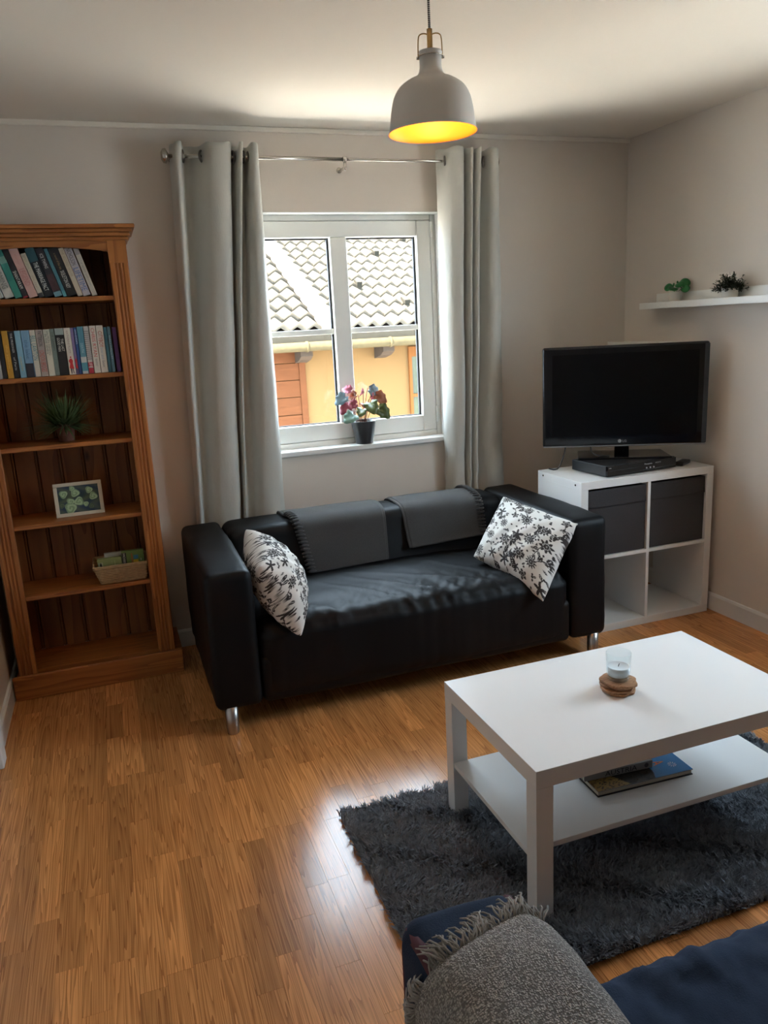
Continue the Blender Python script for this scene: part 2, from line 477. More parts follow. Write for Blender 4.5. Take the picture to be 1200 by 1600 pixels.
# ------------------------------------------------------------------ room
XL, XR, YB, ZC = -0.663, 2.747, -6.2, 2.448
WX0, WX1, WZ0, WZ1 = 0.555, 1.618, 0.932, 2.08
VY0, VY1, VZ0, VZ1 = -2.45, -1.48, 0.90, 2.10
TH = 0.25
m = MB(); m.box((XL - TH, 0, -0.2), (WX0, TH, ZC + 0.2)); m.box((WX1, 0, -0.2), (XR + TH, TH, ZC + 0.2))
m.box((WX0, 0, -0.2), (WX1, TH, WZ0)); m.box((WX0, 0, WZ1), (WX1, TH, ZC + 0.2))
struct(m.build('wall_back', 'wall'))
m = MB(); m.box((XR, VY1, -0.2), (XR + TH, 0, ZC + 0.2)); m.box((XR, YB, -0.2), (XR + TH, VY0, ZC + 0.2))
m.box((XR, VY0, -0.2), (XR + TH, VY1, VZ0)); m.box((XR, VY0, VZ1), (XR + TH, VY1, ZC + 0.2))
struct(m.build('wall_right', 'wall'))
struct(box((XL - TH, YB, -0.2), (XL, 0, ZC + 0.2)).build('wall_left', 'wall'))
struct(box((XL - TH, YB - TH, -0.2), (XR + TH, YB, ZC + 0.2)).build('wall_front', 'wall'))
struct(box((XL - TH, YB - TH, ZC), (XR + TH, TH, ZC + 0.25)).build('ceiling', 'ceiling'))
struct(box((XL, -0.016, ZC - 0.022), (XR, 0, ZC)).build('trim_1', 'ceiling', bevel=0.004))
def baseb(name, poly, axis, lo, hi):
    struct(MB().prism(poly, axis, lo, hi).build(name, 'white_gloss'))
bp = [(0, 0), (-0.015, 0), (-0.015, 0.078), (-0.009, 0.088), (0, 0.09)]
baseb('baseboard_back', [(a, b) for a, b in bp], 'x', XL, XR)
baseb('baseboard_right', [(XR + a, b) for a, b in bp], 'y', YB, 0.0 - 0.016)
baseb('baseboard_left', [(XL - a, b) for a, b in bp], 'y', -0.82, -0.016)
# door frame and door at the left wall, only its lower corner is seen
d1 = thing('door_1', None, None, (XL + 0.01, -1.3, 0)); struct(d1)
box((XL, -0.90, 0), (XL + 0.033, -0.82, 2.06)).build('architrave', 'white_gloss', d1, bevel=0.006)
box((XL, -1.79, 0), (XL + 0.033, -1.71, 2.06)).build('architrave', 'white_gloss', d1, bevel=0.006)
box((XL, -1.71, 1.98), (XL + 0.033, -0.90, 2.06)).build('architrave', 'white_gloss', d1, bevel=0.006)
box((XL, -1.71, 0.005), (XL + 0.014, -0.90, 1.98)).build('door_leaf', 'white_gloss', d1)

# floor: oak laminate strips
fl = struct(box((XL, YB, -0.12), (XR, 0, -0.0075)).build('floor', 'subfloor'))
unit = box((0.004, 0.0007, -1), (0.996, 0.9993, 0)).mesh('plank')
unit.materials.append(M['floor'])
SW = 0.0655
foot = [(0.2, -0.98, 1.9, 0), (0.46, -2.48, 1.93, -1.72), (-0.64, -0.31, 0.08, 0), (1.94, -0.78, 2.7, 0), (0.22, -4.35, 2.0, -2.95)]
planks = []
nc = int((XR - XL) / SW) + 1
for c in range(nc):
    y = YB - random.random() * 0.4
    while y < 0:
        L = random.choice((0.30, 0.36, 0.42, 0.48))
        y0, y1 = max(y, YB), min(y + L, 0)
        if y1 - y0 > 0.01:
            x0 = XL + c * SW; x1 = min(x0 + SW, XR)
            planks.append((x0, y0, x1, y1))
        y += L
vis = []; rest = []
for p in planks:
    cx, cy = (p[0] + p[2]) / 2, (p[1] + p[3]) / 2
    u, v, z = proj((cx, cy, 0))
    u2, v2, z2 = proj((cx, p[3], 0))
    inside = (-30 < u < 1230 and -30 < v < 1660) or (-30 < u2 < 1230 and 0 < v2 < 1610)
    if inside and not any(a < cx < c_ and b < cy < d_ for a, b, c_, d_ in foot): vis.append((z, p))
    else: rest.append(p)
vis.sort()
rest += [p for _, p in vis[300:]]
for _, (x0, y0, x1, y1) in vis[:300]:
    o = bpy.data.objects.new('plank', unit); COL.objects.link(o)
    o.parent = fl; o.location = (x0, y0, 0); o.scale = (x1 - x0, y1 - y0, 0.0073)
m = MB(); rn = []
for (x0, y0, x1, y1) in rest:
    m.box((x0 + 0.0003, y0 + 0.0003, -0.0073), (x1 - 0.0003, y1 - 0.0003, 0)); rn += [random.random()] * 8
o = m.build('plank', 'floor', fl); o['kind'] = 'stuff'
a = o.data.attributes.new('rnd', 'FLOAT', 'POINT'); a.data.foreach_set('value', rn)

# windows
def window(name, w, h, mats=None):
    """built in local x (width), y (outwards), z; origin at the bottom left of the opening, room face y=0.08"""
    r = thing(name, None, None); struct(r)
    return r
def window_parts(r, T, W, H, wide):
    """T: local -> world matrix of the opening"""
    def put(mb, nm, mt, **k):
        mb.v = [tuple(T @ Vector(p)) for p in mb.v]
        if T.determinant() < 0: mb.f = [tuple(reversed(q)) for q in mb.f]
        return mb.build(nm, mt, r, **k)
    yf, yb = 0.075, 0.155
    fr = MB(); fw = 0.03
    fr.box((0, yf + 0.003, 0), (fw, yb, H)); fr.box((W - fw, yf + 0.003, 0), (W, yb, H)); fr.box((fw, yf + 0.003, 0), (W - fw, yb, fw)); fr.box((fw, yf + 0.003, H - fw), (W - fw, yb, H))
    put(fr, 'frame', 'upvc', bevel=0.004)
    st = 0.081; zb = 0.119 - 0.003; zt = H - 0.109
    s = MB(); g = fw + 0.002
    s.box((g, yf, g), (0.108, yb - 0.01, H - g)); s.box((W - 0.108, yf, g), (W - g, yb - 0.01, H - g))
    s.box((0.108, yf, g), (W - 0.108, yb - 0.01, zb)); s.box((0.108, yf, zt), (W - 0.108, yb - 0.01, H - g))
    put(s, 'sash', 'upvc', bevel=0.006)
    mid = W / 2
    put(box((mid - 0.0435, yf + 0.001, zb), (mid + 0.0435, yb - 0.01, zt)), 'mullion', 'upvc', bevel=0.006)
    for x0, x1 in ((0.108, mid - 0.0435), (mid + 0.0435, W - 0.108)):
        put(box((x0, 0.118, zb), (x1, 0.124, zt)), 'pane', 'glass')
        gk = MB()
        gk.box((x0, 0.108, zb), (x0 + 0.006, 0.117, zt)); gk.box((x1 - 0.011, 0.104, zb), (x1, 0.117, zt)); gk.box((x0, 0.108, zb), (x1, 0.117, zb + 0.005)); gk.box((x0, 0.108, zt - 0.008), (x1, 0.117, zt))
        put(gk, 'gasket', 'gasket')
        put(box((x0, 0.1, 0.57), (x1, 0.128, 0.597)), 'glazing_bar', 'upvc', bevel=0.003)
    for z0, z1 in ((0.075, 0.16), (H - 0.115, H - 0.04)):
        put(MB().cyl((W - 0.028, 0.075, z0), (W - 0.028, 0.075, z1), 0.008, n=12), 'hinge', 'upvc', smooth=True)
w1 = thing('window_1', None, None, (WX0, 0.08, WZ0)); struct(w1)
window_parts(w1, Matrix.Translation((WX0, 0, WZ0)), WX1 - WX0, WZ1 - WZ0, False)
box((WX0 - 0.03, -0.028, WZ0 - 0.022), (WX1 + 0.004, 0.085, WZ0 + 0.004)).build('window_sill', 'white_gloss', w1, bevel=0.005)
ft = MB(); ft.box((WX0, -0.004, WZ1 - 0.004), (WX1, 0.075, WZ1)); ft.box((WX1 - 0.004, -0.004, WZ0), (WX1, 0.075, WZ1)); ft.box((WX0, -0.004, WZ0), (WX0 + 0.004, 0.075, WZ1))
ft.build('reveal_lining', 'white_gloss', w1)
w2 = thing('window_2', None, None, (XR + 0.08, VY1, VZ0)); struct(w2)
T2 = Matrix(((0, 1, 0, XR), (-1, 0, 0, VY1), (0, 0, 1, VZ0), (0, 0, 0, 1)))
window_parts(w2, T2, VY1 - VY0, VZ1 - VZ0, True)
box((XR - 0.028, VY0 - 0.03, VZ0 - 0.022), (XR + 0.085, VY1 + 0.03, VZ0 + 0.004)).build('window_sill', 'white_gloss', w2, bevel=0.005)

# ------------------------------------------------------------------ outside
gr = box((-14, 0.26, -2.9), (20, 16, -2.75)).build('ground', 'ground'); struct(gr)
gr2 = box((3.0, -16, -2.9), (20, 0.26, -2.75)).build('ground', 'ground'); struct(gr2)
HY = 5.75
hs = thing('neighbour_house', 'yellow house with tiled roof and rain gutter seen through the window', 'house', (2.8, HY, -2.75))
m = box((-2.0, HY, -2.75), (7.0, HY + 0.3, 1.62)); m.build('wall', 'render', hs)
PITCH = math.radians(22)
RO = Vector((0, 5.4, 1.50))
def roofpt(x, s, h=0.0):
    return Vector((x, RO.y + s * math.cos(PITCH) - h * math.sin(PITCH), RO.z + s * math.sin(PITCH) + h * math.cos(PITCH)))
dk = MB()
pts = [roofpt(-2, -0.02, -0.06), roofpt(7, -0.02, -0.06), roofpt(7, 5.4, -0.06), roofpt(-2, 5.4, -0.06), roofpt(-2, -0.02, -0.10), roofpt(7, -0.02, -0.10), roofpt(7, 5.4, -0.10), roofpt(-2, 5.4, -0.10)]
dk.add(pts, [(0, 1, 2, 3), (7, 6, 5, 4), (0, 4, 5, 1), (1, 5, 6, 2), (2, 6, 7, 3), (3, 7, 4, 0)])
roof = dk.build('roof', 'rafter', hs)
def tile_mb(w, g):
    t = MB(); k = 10; V = []
    for (y, h) in ((-0.0, 0.066), (g * 1.06, 0.004)):
        for i in range(k + 1):
            u = i / k
            tri = 1 - abs(2 * u - 1); sm = 0.5 - 0.5 * math.cos(2 * math.pi * u)
            V.append((u * w * 1.0, y, h + 0.070 * (0.35 * sm + 0.65 * tri)))
    for i in range(k + 1):
        V.append((V[i][0], 0.006, V[i][2] - 0.060))
    F = [(i, i + 1, k + 2 + i, k + 1 + i) for i in range(k)] + [(2 * k + 2 + i, 2 * k + 3 + i, i + 1, i) for i in range(k)]
    return t.add(V, F)
GAUGE = 0.345
def roofM(x, s): 
    return Matrix.Translation(roofpt(x, s)) @ Matrix.Rotation(PITCH, 4, 'X')
nt_parts = 0
for w, x_start, x_end, step in ((0.183, 2.60, 6.9, 1), (0.203, 2.43 - 0.203, -1.9, -1)):
    tm = tile_mb(w, GAUGE); me = tm.mesh('tile'); me.materials.append(M['tile']); me.shade_smooth()
    far = MB()
    ncol = int(abs(x_end - x_start) / w)
    for row in range(15):
        for c in range(ncol):
            x = x_start + step * c * w
            s = row * GAUGE - 0.02
            u, v, z = proj(roofpt(x + w / 2, s + 0.15))
            if 360 < u < 690 and 340 < v < 540:
                o = bpy.data.objects.new('tile', me); COL.objects.link(o)
                o.parent = roof; o.matrix_parent_inverse = Matrix.Identity(4); o.matrix_basis = roofM(x, s + random.uniform(-0.006, 0.006))
                nt_parts += 1
            else:
                T = roofM(x, s); far.add([T @ Vector(p) for p in tm.v], tm.f)
    fo = far.build('tile', 'tile', roof, smooth=True); fo['kind'] = 'stuff'
fm = MB()
p = [(2.425, 0.035), (2.425, 0.15), (2.44, 0.15), (2.605, 0.14), (2.625, 0.14), (2.625, 0.035)]
V = [roofpt(x, -0.05, h) for x, h in p] + [roofpt(x, 5.3, h) for x, h in p]; n = len(p)
fm.add(V, [(i, (i + 1) % n, n + (i + 1) % n, n + i) for i in range(n)] + [tuple(range(n)), tuple(reversed(range(n, 2 * n)))])
fm.build('verge_flashing', 'flashing', roof)
for x, s in ((4.03, 2.74), (4.75, 3.47), (3.31, 1.37), (3.72, 0.62), (5.3, 1.7)):
    g = MB(); T = roofM(x, s)
    g.add([T @ Vector(q) for q in box((-0.012, -0.1, 0.09), (0.012, 0.12, 0.125)).v], box((0, 0, 0), (1, 1, 1)).f)
    g.add([T @ Vector(q) for q in box((-0.035, -0.11, 0.09), (0.035, -0.095, 0.16)).v], box((0, 0, 0), (1, 1, 1)).f)
    g.build('snow_guard', 'fascia', roof)
box((-2, 5.36, 1.385), (7, 5.40, 1.50)).build('fascia', 'fascia', hs)
gp = [(5.36 - 0.055 + 0.055 * math.cos(a), 1.385 - 0.02 + 0.06 * math.sin(a)) for a in np.linspace(math.pi, 2 * math.pi, 9)]
gp = gp + [(y_ - 0.0, z_) for y_, z_ in [(5.352, 1.365), (5.34, 1.34), (5.305, 1.315), (5.262, 1.345), (5.258, 1.365)]]
g = MB(); g.tube([(-2, 5.30, 1.335), (7, 5.30, 1.335)], 0.055, n=14); g.build('gutter', 'gutter', hs, smooth=True)
for x in (1.0, 2.196, 3.248, 4.4):
    MB().tube([(x, 5.30, 1.335), (x + 0.03, 5.30, 1.335)], 0.064, n=14).build('gutter_collar', 'gutter', hs, smooth=True)
box((-2, 5.36, 1.33), (7, HY, 1.365)).build('soffit', 'rafter', hs)
for x in (1.1, 2.19, 3.24, 4.3):
    MB().prism([(5.40, 1.33), (5.40, 1.22), (5.52, 1.17), (HY, 1.13), (HY, 1.33)], 'x', x - 0.04, x + 0.11).build('rafter_end', 'rafter', hs)
zb = [1.33, 1.14, 0.93, 0.72, 0.50, 0.28, 0.06, -0.16, -0.4, -0.64]
for a_, b_ in zip(zb[:-1], zb[1:]):
    box((0.2, HY - 0.035, b_ + 0.004), (2.19, HY, a_ - 0.004)).build('cladding_board', 'cladding', hs, bevel=0.004)
box((2.19, HY - 0.05, -0.7), (2.27, HY, 1.33)).build('corner_post', 'cladding', hs, bevel=0.004)
fr = MB()
for a_, b_ in (((3.66, HY - 0.04, -0.4), (3.70, HY, 1.25)), ((4.6, HY - 0.04, -0.4), (4.66, HY, 1.25)), ((3.70, HY - 0.04, 1.12), (4.6, HY, 1.25)), ((3.70, HY - 0.04, 0.60), (4.6, HY, 0.64)), ((3.70, HY - 0.04, -0.4), (4.6, HY, -0.3))): fr.box(a_, b_)
fr.build('window_frame', 'orange_frame', hs)
for a_, b_ in ((0.64, 1.12), (-0.3, 0.60)):
    box((3.70, HY - 0.012, a_), (4.6, HY - 0.004, b_)).build('window_pane', 'green_glass', hs)

# ------------------------------------------------------------------ curtains and rod
ROD_Y, ROD_Z = -0.10, 2.297
rod = thing('curtain_rod', 'thin satin nickel curtain rod above the window', 'curtain rod', (1.08, ROD_Y, ROD_Z))
MB().cyl((0.275, ROD_Y, ROD_Z), (1.09, ROD_Y, ROD_Z), 0.0085, n=16).build('pole', 'nickel', rod, smooth=True)
MB().cyl((1.08, ROD_Y, ROD_Z), (1.875, ROD_Y, ROD_Z), 0.0068, n=16).build('pole', 'nickel', rod, smooth=True)
for x, s in ((0.275, -1), (1.875, 1)):
    MB().tube([(x - s * 0.012, ROD_Y, ROD_Z), (x, ROD_Y, ROD_Z), (x + s * 0.012, ROD_Y, ROD_Z), (x + s * 0.02, ROD_Y, ROD_Z)], [0.012, 0.031, 0.029, 0.016], n=24).build('finial', 'nickel', rod, smooth=True)
br = MB().tube([(1.09, 0.0, ROD_Z - 0.035), (1.09, ROD_Y, ROD_Z - 0.035), (1.09, ROD_Y, ROD_Z)], 0.007, n=10)
br.tube([(1.082, ROD_Y, ROD_Z), (1.098, ROD_Y, ROD_Z)], 0.0125, n=16)
br.tube([(1.09, ROD_Y, ROD_Z - 0.01), (1.09, ROD_Y, ROD_Z - 0.04), (1.09, ROD_Y, ROD_Z - 0.05)], [0.007, 0.009, 0.003], n=10)
br.tube([(1.09, 0, ROD_Z - 0.03), (1.09, -0.006, ROD_Z - 0.03)], 0.013, n=18)
br.build('bracket', 'nickel', rod, smooth=True)
for x in (0.30, 1.85):
    MB().tube([(x, 0.0, ROD_Z), (x, ROD_Y, ROD_Z)], 0.006, n=10).build('bracket', 'nickel', rod, smooth=True)

def curtain(name, label, top, xmap, zt, zbot, rings, crump=False):
    c = thing(name, label, 'curtain', (top[len(top) // 2][0], -0.1, zbot), group='eyelet curtains')
    nu, nv = 170, 70
    P0 = spline(top, nu)
    xs = np.array([a for a, b in xmap]); xb = np.array([b for a, b in xmap])
    V = []
    for j in range(nv):
        t = j / (nv - 1)
        z = zt + (zbot - zt) * t
        k = t ** 0.85
        for i in range(nu):
            x, y = P0[i]
            X = x + (np.interp(x, xs, xb) - x) * k
            Y = y + (-0.074 + (y + 0.10) * 0.62 - y) * min(1, k * 1.15)
            wob = noise.noise(Vector((X * 9, t * 5 + (3 if crump else 0), 1.7))) * 0.010 * min(1, t * 3)
            wob += noise.noise(Vector((X * 30, t * 11, 5.7))) * 0.003 * min(1, t * 2)
            if crump and t > 0.5:
                q = (t - 0.5) * 2
                wob += 0.016 * q * noise.noise(Vector((X * 14 + t * 16, t * 12, 8.1)))
            V.append((X + wob * 0.3, Y - wob, z + (0.004 * math.sin(i * 0.35) if j == 0 else 0)))
    mb = MB(); mb.v = V
    for j in range(nv - 1):
        for i in range(nu - 1):
            a = j * nu + i; mb.f.append((a, a + nu, a + nu + 1, a + 1))
    o = mb.build('fabric', 'curtain', c, smooth=True)
    so = o.modifiers.new('thick', 'SOLIDIFY'); so.thickness = 0.003; so.offset = 0
    for rx, ry, ang in rings:
        pts = []
        for k in range(20):
            a = 2 * math.pi * k / 20
            h = Vector((math.cos(ang), math.sin(ang), 0)) * (0.023 * math.cos(a)) + Vector((0, 0, 0.023 * math.sin(a)))
            pts.append(Vector((rx, ry, ROD_Z)) + h)
        MB().tube(pts, 0.0055, n=8, closed=True).build('eyelet', 'dark_nickel', o, smooth=True)
    # stitched hem line at the inner edge
    return c
LT = [(.300, -.045), (.306, -.10), (.318, -.155), (.338, -.150), (.348, -.10), (.362, -.052), (.395, -.045), (.430, -.10), (.468, -.158), (.525, -.170), (.556, -.135), (.566, -.075), (.574, -.045), (.584, -.09), (.590, -.155), (.604, -.165), (.614, -.105), (.622, -.05), (.634, -.055), (.640, -.12), (.650, -.165), (.668, -.160), (.680, -.105), (.678, -.06)]
curtain('curtain', 'pale grey eyelet curtain hanging left of the window, nearer the bookcase', LT,
        [(.30, .235), (.43, .31), (.525, .405), (.566, .443), (.60, .455), (.625, .47), (.65, .58), (.68, .675)], 2.345, 0.44,
        [(.348, -.10, 1.35), (.430, -.10, 1.0), (.566, -.10, 1.75), (.590, -.12, 1.7), (.614, -.105, 1.65), (.637, -.10, 1.5)])
RT = [(1.578, -.05), (1.590, -.095), (1.618, -.145), (1.660, -.170), (1.683, -.150), (1.692, -.09), (1.700, -.055), (1.708, -.10), (1.716, -.160), (1.727, -.166), (1.734, -.11), (1.740, -.06), (1.748, -.10), (1.755, -.160), (1.770, -.166), (1.778, -.11), (1.788, -.055), (1.800, -.05), (1.814, -.10), (1.830, -.155), (1.852, -.168), (1.872, -.145), (1.878, -.09)]
curtain('curtain', 'pale grey eyelet curtain right of the window, nearer the television', RT,
        [(1.578, 1.578), (1.66, 1.645), (1.692, 1.668), (1.734, 1.70), (1.778, 1.735), (1.80, 1.76), (1.878, 1.91)], 2.352, 0.44,
        [(1.604, -.10, 1.1), (1.692, -.09, 1.5), (1.734, -.11, 1.5), (1.778, -.11, 1.5), (1.814, -.10, 0.9)], crump=True)

# ------------------------------------------------------------------ pine bookcase
bc = thing('bookcase', 'tall pine bookcase with fluted uprights against the left wall', 'bookcase', (-0.28, -0.15, 0))
BX0, BX1 = -0.617, 0.057
BI0, BI1 = -0.541, -0.018
BF = -0.300
box((BX0, BF + 0.02, 0.0), (BX0 + 0.022, -0.012, 1.94)).build('side_panel', 'pine_v', bc)
box((BX1 - 0.022, BF + 0.02, 0.0), (BX1, -0.012, 1.94)).build('side_panel', 'pine_v', bc)
def pilaster(x0, x1):
    w = x1 - x0; poly = [(x0, BF + 0.020), (x0, BF + 0.003), (x0 + 0.003, BF)]
    for c in (0.30, 0.5, 0.70):
        cx = x0 + w * c
        for a in np.linspace(math.pi, 0, 6):
            poly.append((cx + 0.0052 * math.cos(a), BF + 0.0055 * math.sin(a)))
    poly += [(x1 - 0.003, BF), (x1, BF + 0.003), (x1, BF + 0.020)]
    pl = MB().prism(poly, 'z', 0.11, 1.84)
    pl.box((x0, BF, 1.84), (x1, BF + 0.02, 1.935))
    pl.build('pilaster', 'pine_v', bc)
pilaster(BI1, BX1 - 0.002); pilaster(BX0 + 0.002, BI0)
xs = np.linspace(BI1, BI0, 15)
poly = [(BI0, 1.935), (BI1, 1.935)] + [(x, 1.886 + 0.022 * (1 - ((x - (BI0 + BI1) / 2) / ((BI1 - BI0) / 2)) ** 2)) for x in xs]
MB().prism(poly, 'y', BF + 0.003, BF + 0.02).build('arched_apron', 'pine_h', bc)
cr = MB()
for z0, z1, e in ((1.930, 1.944, 0.010), (1.944, 1.960, 0.018), (1.960, 1.974, 0.028), (1.974, 1.990, 0.040)):
    cr.box((BX0 - e, BF - e, z0), (BX1 + e, -0.005, z1))
cr.build('crown_moulding', 'pine_h', bc, bevel=0.004)
SH = [1.713, 1.397, 1.112, 0.777, 0.460]
for z in SH:
    box((BX0 + 0.022, BF + 0.022, z - 0.02), (BX1 - 0.022, -0.025, z)).build('shelf', 'pine_h', bc, bevel=0.004)
box((BX0 + 0.022, BF + 0.022, 0.098), (BX1 - 0.022, -0.025, 0.118)).build('bottom_board', 'pine_h', bc)
box((BX0 - 0.027, BF - 0.016, 0.0), (BX1 + 0.029, BF + 0.002, 0.112)).build('plinth', 'pine_h', bc, bevel=0.006)
box((BX0 - 0.012, BF + 0.002, 0.0), (BX0, -0.012, 0.10)).build('plinth', 'pine_h', bc)
box((BX1, BF + 0.002, 0.0), (BX1 + 0.029, -0.012, 0.112)).build('plinth', 'pine_h', bc)
bw = 0.098
x = BX0 + 0.022 - 0.03
while x < BX1 - 0.022:
    a_, b_ = max(x, BX0 + 0.022), min(x + bw, BX1 - 0.022)
    if b_ - a_ > 0.01:
        poly = [(a_, -0.010), (a_ + 0.0015, -0.012), (a_ + 0.004, -0.0235), (b_ - 0.0135, -0.0235), (b_ - 0.0115, -0.013), (b_ - 0.0085, -0.013), (b_ - 0.0065, -0.0235), (b_ - 0.003, -0.0235), (b_ - 0.001, -0.012), (b_, -0.010)]
        MB().prism(poly, 'z', 0.118, 1.93).build('back_board', 'pine_back', bc)
    x += bw

# ------------------------------------------------------------------ books
BOOKS_TOP = [  # x of the bottom left edge, thickness, height, cover, lettering [(text, colour, start, length, width fraction)], bands [(z0,z1,colour)], label
 (-0.101, .021, .196, (.56, .50, .40), [('a quiet summer', (.25, .2, .16), .30, .5, .35)], [(.86, 1, (.35, .3, .27))], 'slim cream paperback leaning at the right end of the top row'),
 (-0.135, .029, .197, (.52, .46, .46), [('NICHOLSON', (.06, .05, .06), .02, .34, .6), ('LIFETIME', (.10, .17, .35), .42, .48, .75)], [], 'pale lilac paperback with large blue letters on the top shelf'),
 (-0.157, .020, .197, (.60, .51, .38), [('THE SECOND HOUSE', (.38, .29, .18), .04, .55, .55)], [], 'cream paperback with tan lettering between black and lilac spines'),
 (-0.197, .038, .198, (.018, .017, .018), [('SKELETON KEY', (.62, .60, .55), .48, .36, .42), ('a novel of the sea', (.35, .24, .12), .12, .33, .25)], [], 'black paperback with white title right of the thin teal spine'),
 (-0.213, .0145, .196, (.07, .20, .235), [], [(0, .12, (.10, .30, .33))], 'thin teal blue spine between two black books on the top shelf'),
 (-0.246, .031, .197, (.022, .020, .026), [('ICE TWINS', (.62, .62, .60), .12, .30, .42)], [(0, .10, (.16, .30, .33)), (.12, .46, (.06, .028, .032))], 'black paperback titled ICE TWINS on the top shelf'),
 (-0.284, .036, .198, (.012, .015, .018), [('THE MARRIAGE PACT', (.66, .65, .60), .30, .58, .48)], [(.72, 1, (.025, .085, .10))], 'black paperback titled THE MARRIAGE PACT on the top shelf'),
 (-0.306, .020, .178, (.58, .51, .39), [('EMERGENCY', (.36, .30, .2), .05, .36, .5), ('the rest', (.4, .33, .22), .5, .3, .5)], [(0, .10, (.06, .055, .05))], 'short cream paperback beside the pink one on the top shelf'),
 (-0.343, .034, .198, (.62, .385, .33), [('LEGEND', (.48, .2, .19), .42, .34, .6), ('stories', (.5, .26, .22), .12, .2, .3)], [], 'pink paperback on the top shelf'),
 (-0.366, .0205, .197, (.03, .027, .028), [('SHANTARAM', (.66, .65, .58), .45, .36, .7)], [(0, .035, (.35, .03, .04))], 'dark paperback with tall white title left of the pink one'),
 (-0.395, .027, .197, (.045, .255, .205), [], [(.70, .84, (.18, .38, .32)), (.0, .35, (.06, .30, .22))], 'green paperback without a readable title on the top shelf'),
 (-0.433, .035, .190, (.55, .52, .46), [('STORMING', (.2, .19, .17), .25, .55, .6)], [], 'white paperback with dark title near the left of the top row'),
 (-0.462, .026, .185, (.42, .45, .50), [], [(.0, .3, (.55, .52, .46))], 'bluish white paperback cut by the left picture edge, top shelf'),
]
BOOKS_LOW = [
 (-0.041, .017, .186, (.14, .05, .17), [], [], 'purple spine at the right end of the lower book row'),
 (-0.0605, .013, .190, (.16, .31, .40), [('bluebell', (.5, .6, .65), .2, .5, .4)], [], 'thin light blue spine second from the right end of lower row'),
 (-0.076, .014, .188, (.07, .22, .29), [], [], 'thin darker blue spine next to the CITYBOY book'),
 (-0.105, .028, .196, (.66, .60, .50), [('CITYBOY', (.42, .05, .05), .12, .34, .62), ('beer and', (.3, .34, .42), .47, .24, .4), ('Geraint', (.08, .07, .07), .74, .14, .35)], [], 'cream paperback titled CITYBOY on the lower book row'),
 (-0.132, .026, .196, (.66, .60, .50), [('CHRIS RYAN', (.55, .10, .09), .05, .60, .58), ('BLACKOUT', (.12, .11, .11), .70, .16, .3)], [], 'white paperback lettered CHRIS RYAN in red'),
 (-0.155, .021, .195, (.55, .50, .44), [('LIFE', (.70, .62, .55), .74, .14, .6)], [(0, .12, (.40, .02, .04)), (.14, .24, (.45, .04, .06))] + [(.30 + k * .042, .315 + k * .042, (.16, .14, .14)) for k in range(15)], 'paperback with barcode-like stripes and red foot beside CHRIS RYAN'),
 (-0.1805, .024, .195, (.10, .27, .33), [('DEATH', (.4, .55, .58), .35, .2, .4)], [(0, .36, (.60, .58, .54)), (.06, .24, (.10, .30, .36))], 'teal paperback with white lower spine on the lower row'),
 (-0.1935, .0125, .192, (.04, .09, .24), [('moon', (.5, .55, .65), .05, .3, .5)], [], 'thin navy blue spine left of the teal and white paperback'),
 (-0.2065, .0125, .191, (.22, .16, .31), [], [], 'thin lilac spine beside the white book with red figure'),
 (-0.2325, .0255, .192, (.70, .64, .53), [('KATHERINE PLATT', (.33, .19, .15), .06, .48, .32)], [], 'white paperback with a red figure on its spine'),
 (-0.268, .035, .192, (.020, .019, .018), [('THE LAST', (.66, .62, .54), .22, .27, .30), ('GOOD MAN', (.66, .62, .54), .20, .29, .30)], [(.86, 1, (.35, .40, .36))], 'black paperback titled THE LAST GOOD MAN on the lower row'),
 (-0.287, .0185, .191, (.21, .25, .21), [('THE GARDEN', (.08, .1, .08), .06, .40, .4)], [], 'thin sage green spine left of the black THE LAST GOOD MAN'),
 (-0.3125, .025, .190, (.66, .61, .48), [('SALMON FISHING', (.16, .17, .14), .03, .52, .36), ('IN THE YEMEN', (.16, .17, .14), .10, .42, .32)], [], 'cream paperback with dark handwritten style title on the lower row'),
 (-0.3415, .028, .190, (.45, .38, .33), [('PATTERSON', (.05, .045, .05), .03, .32, .6), ('LONDON BRIDGES', (.46, .07, .04), .44, .46, .72)], [], 'greyish paperback lettered PATTERSON and LONDON BRIDGES'),
 (-0.365, .0225, .190, (.66, .60, .48), [('BILL LAWTON', (.05, .20, .23), .12, .52, .82)], [], 'cream paperback with large teal block letters'),
 (-0.397, .031, .190, (.22, .38, .52), [('the lake', (.1, .2, .32), .2, .4, .5)], [(0, .30, (.035, .035, .045))], 'sky blue paperback with black lower spine'),
 (-0.422, .0245, .190, (.24, .45, .56), [('seaside', (.5, .42, .2), .55, .3, .4)], [], 'plain sky blue paperback left of the blue and black one'),
 (-0.446, .023, .189, (.018, .018, .019), [('THE PRISONER', (.55, .55, .52), .04, .42, .34), ('of Paris', (.55, .55, .52), .55, .28, .34)], [], 'black paperback right of the yellow one on the lower row'),
 (-0.4695, .0225, .192, (.58, .30, .035), [('the yellow', (.7, .45, .1), .3, .5, .45)], [], 'orange yellow paperback on the lower row'),
 (-0.4875, .017, .180, (.02, .02, .022), [], [], 'black spine left of the yellow paperback'),
 (-0.507, .0185, .185, (.52, .50, .46), [], [], 'white spine at the left end of the lower row'),
]
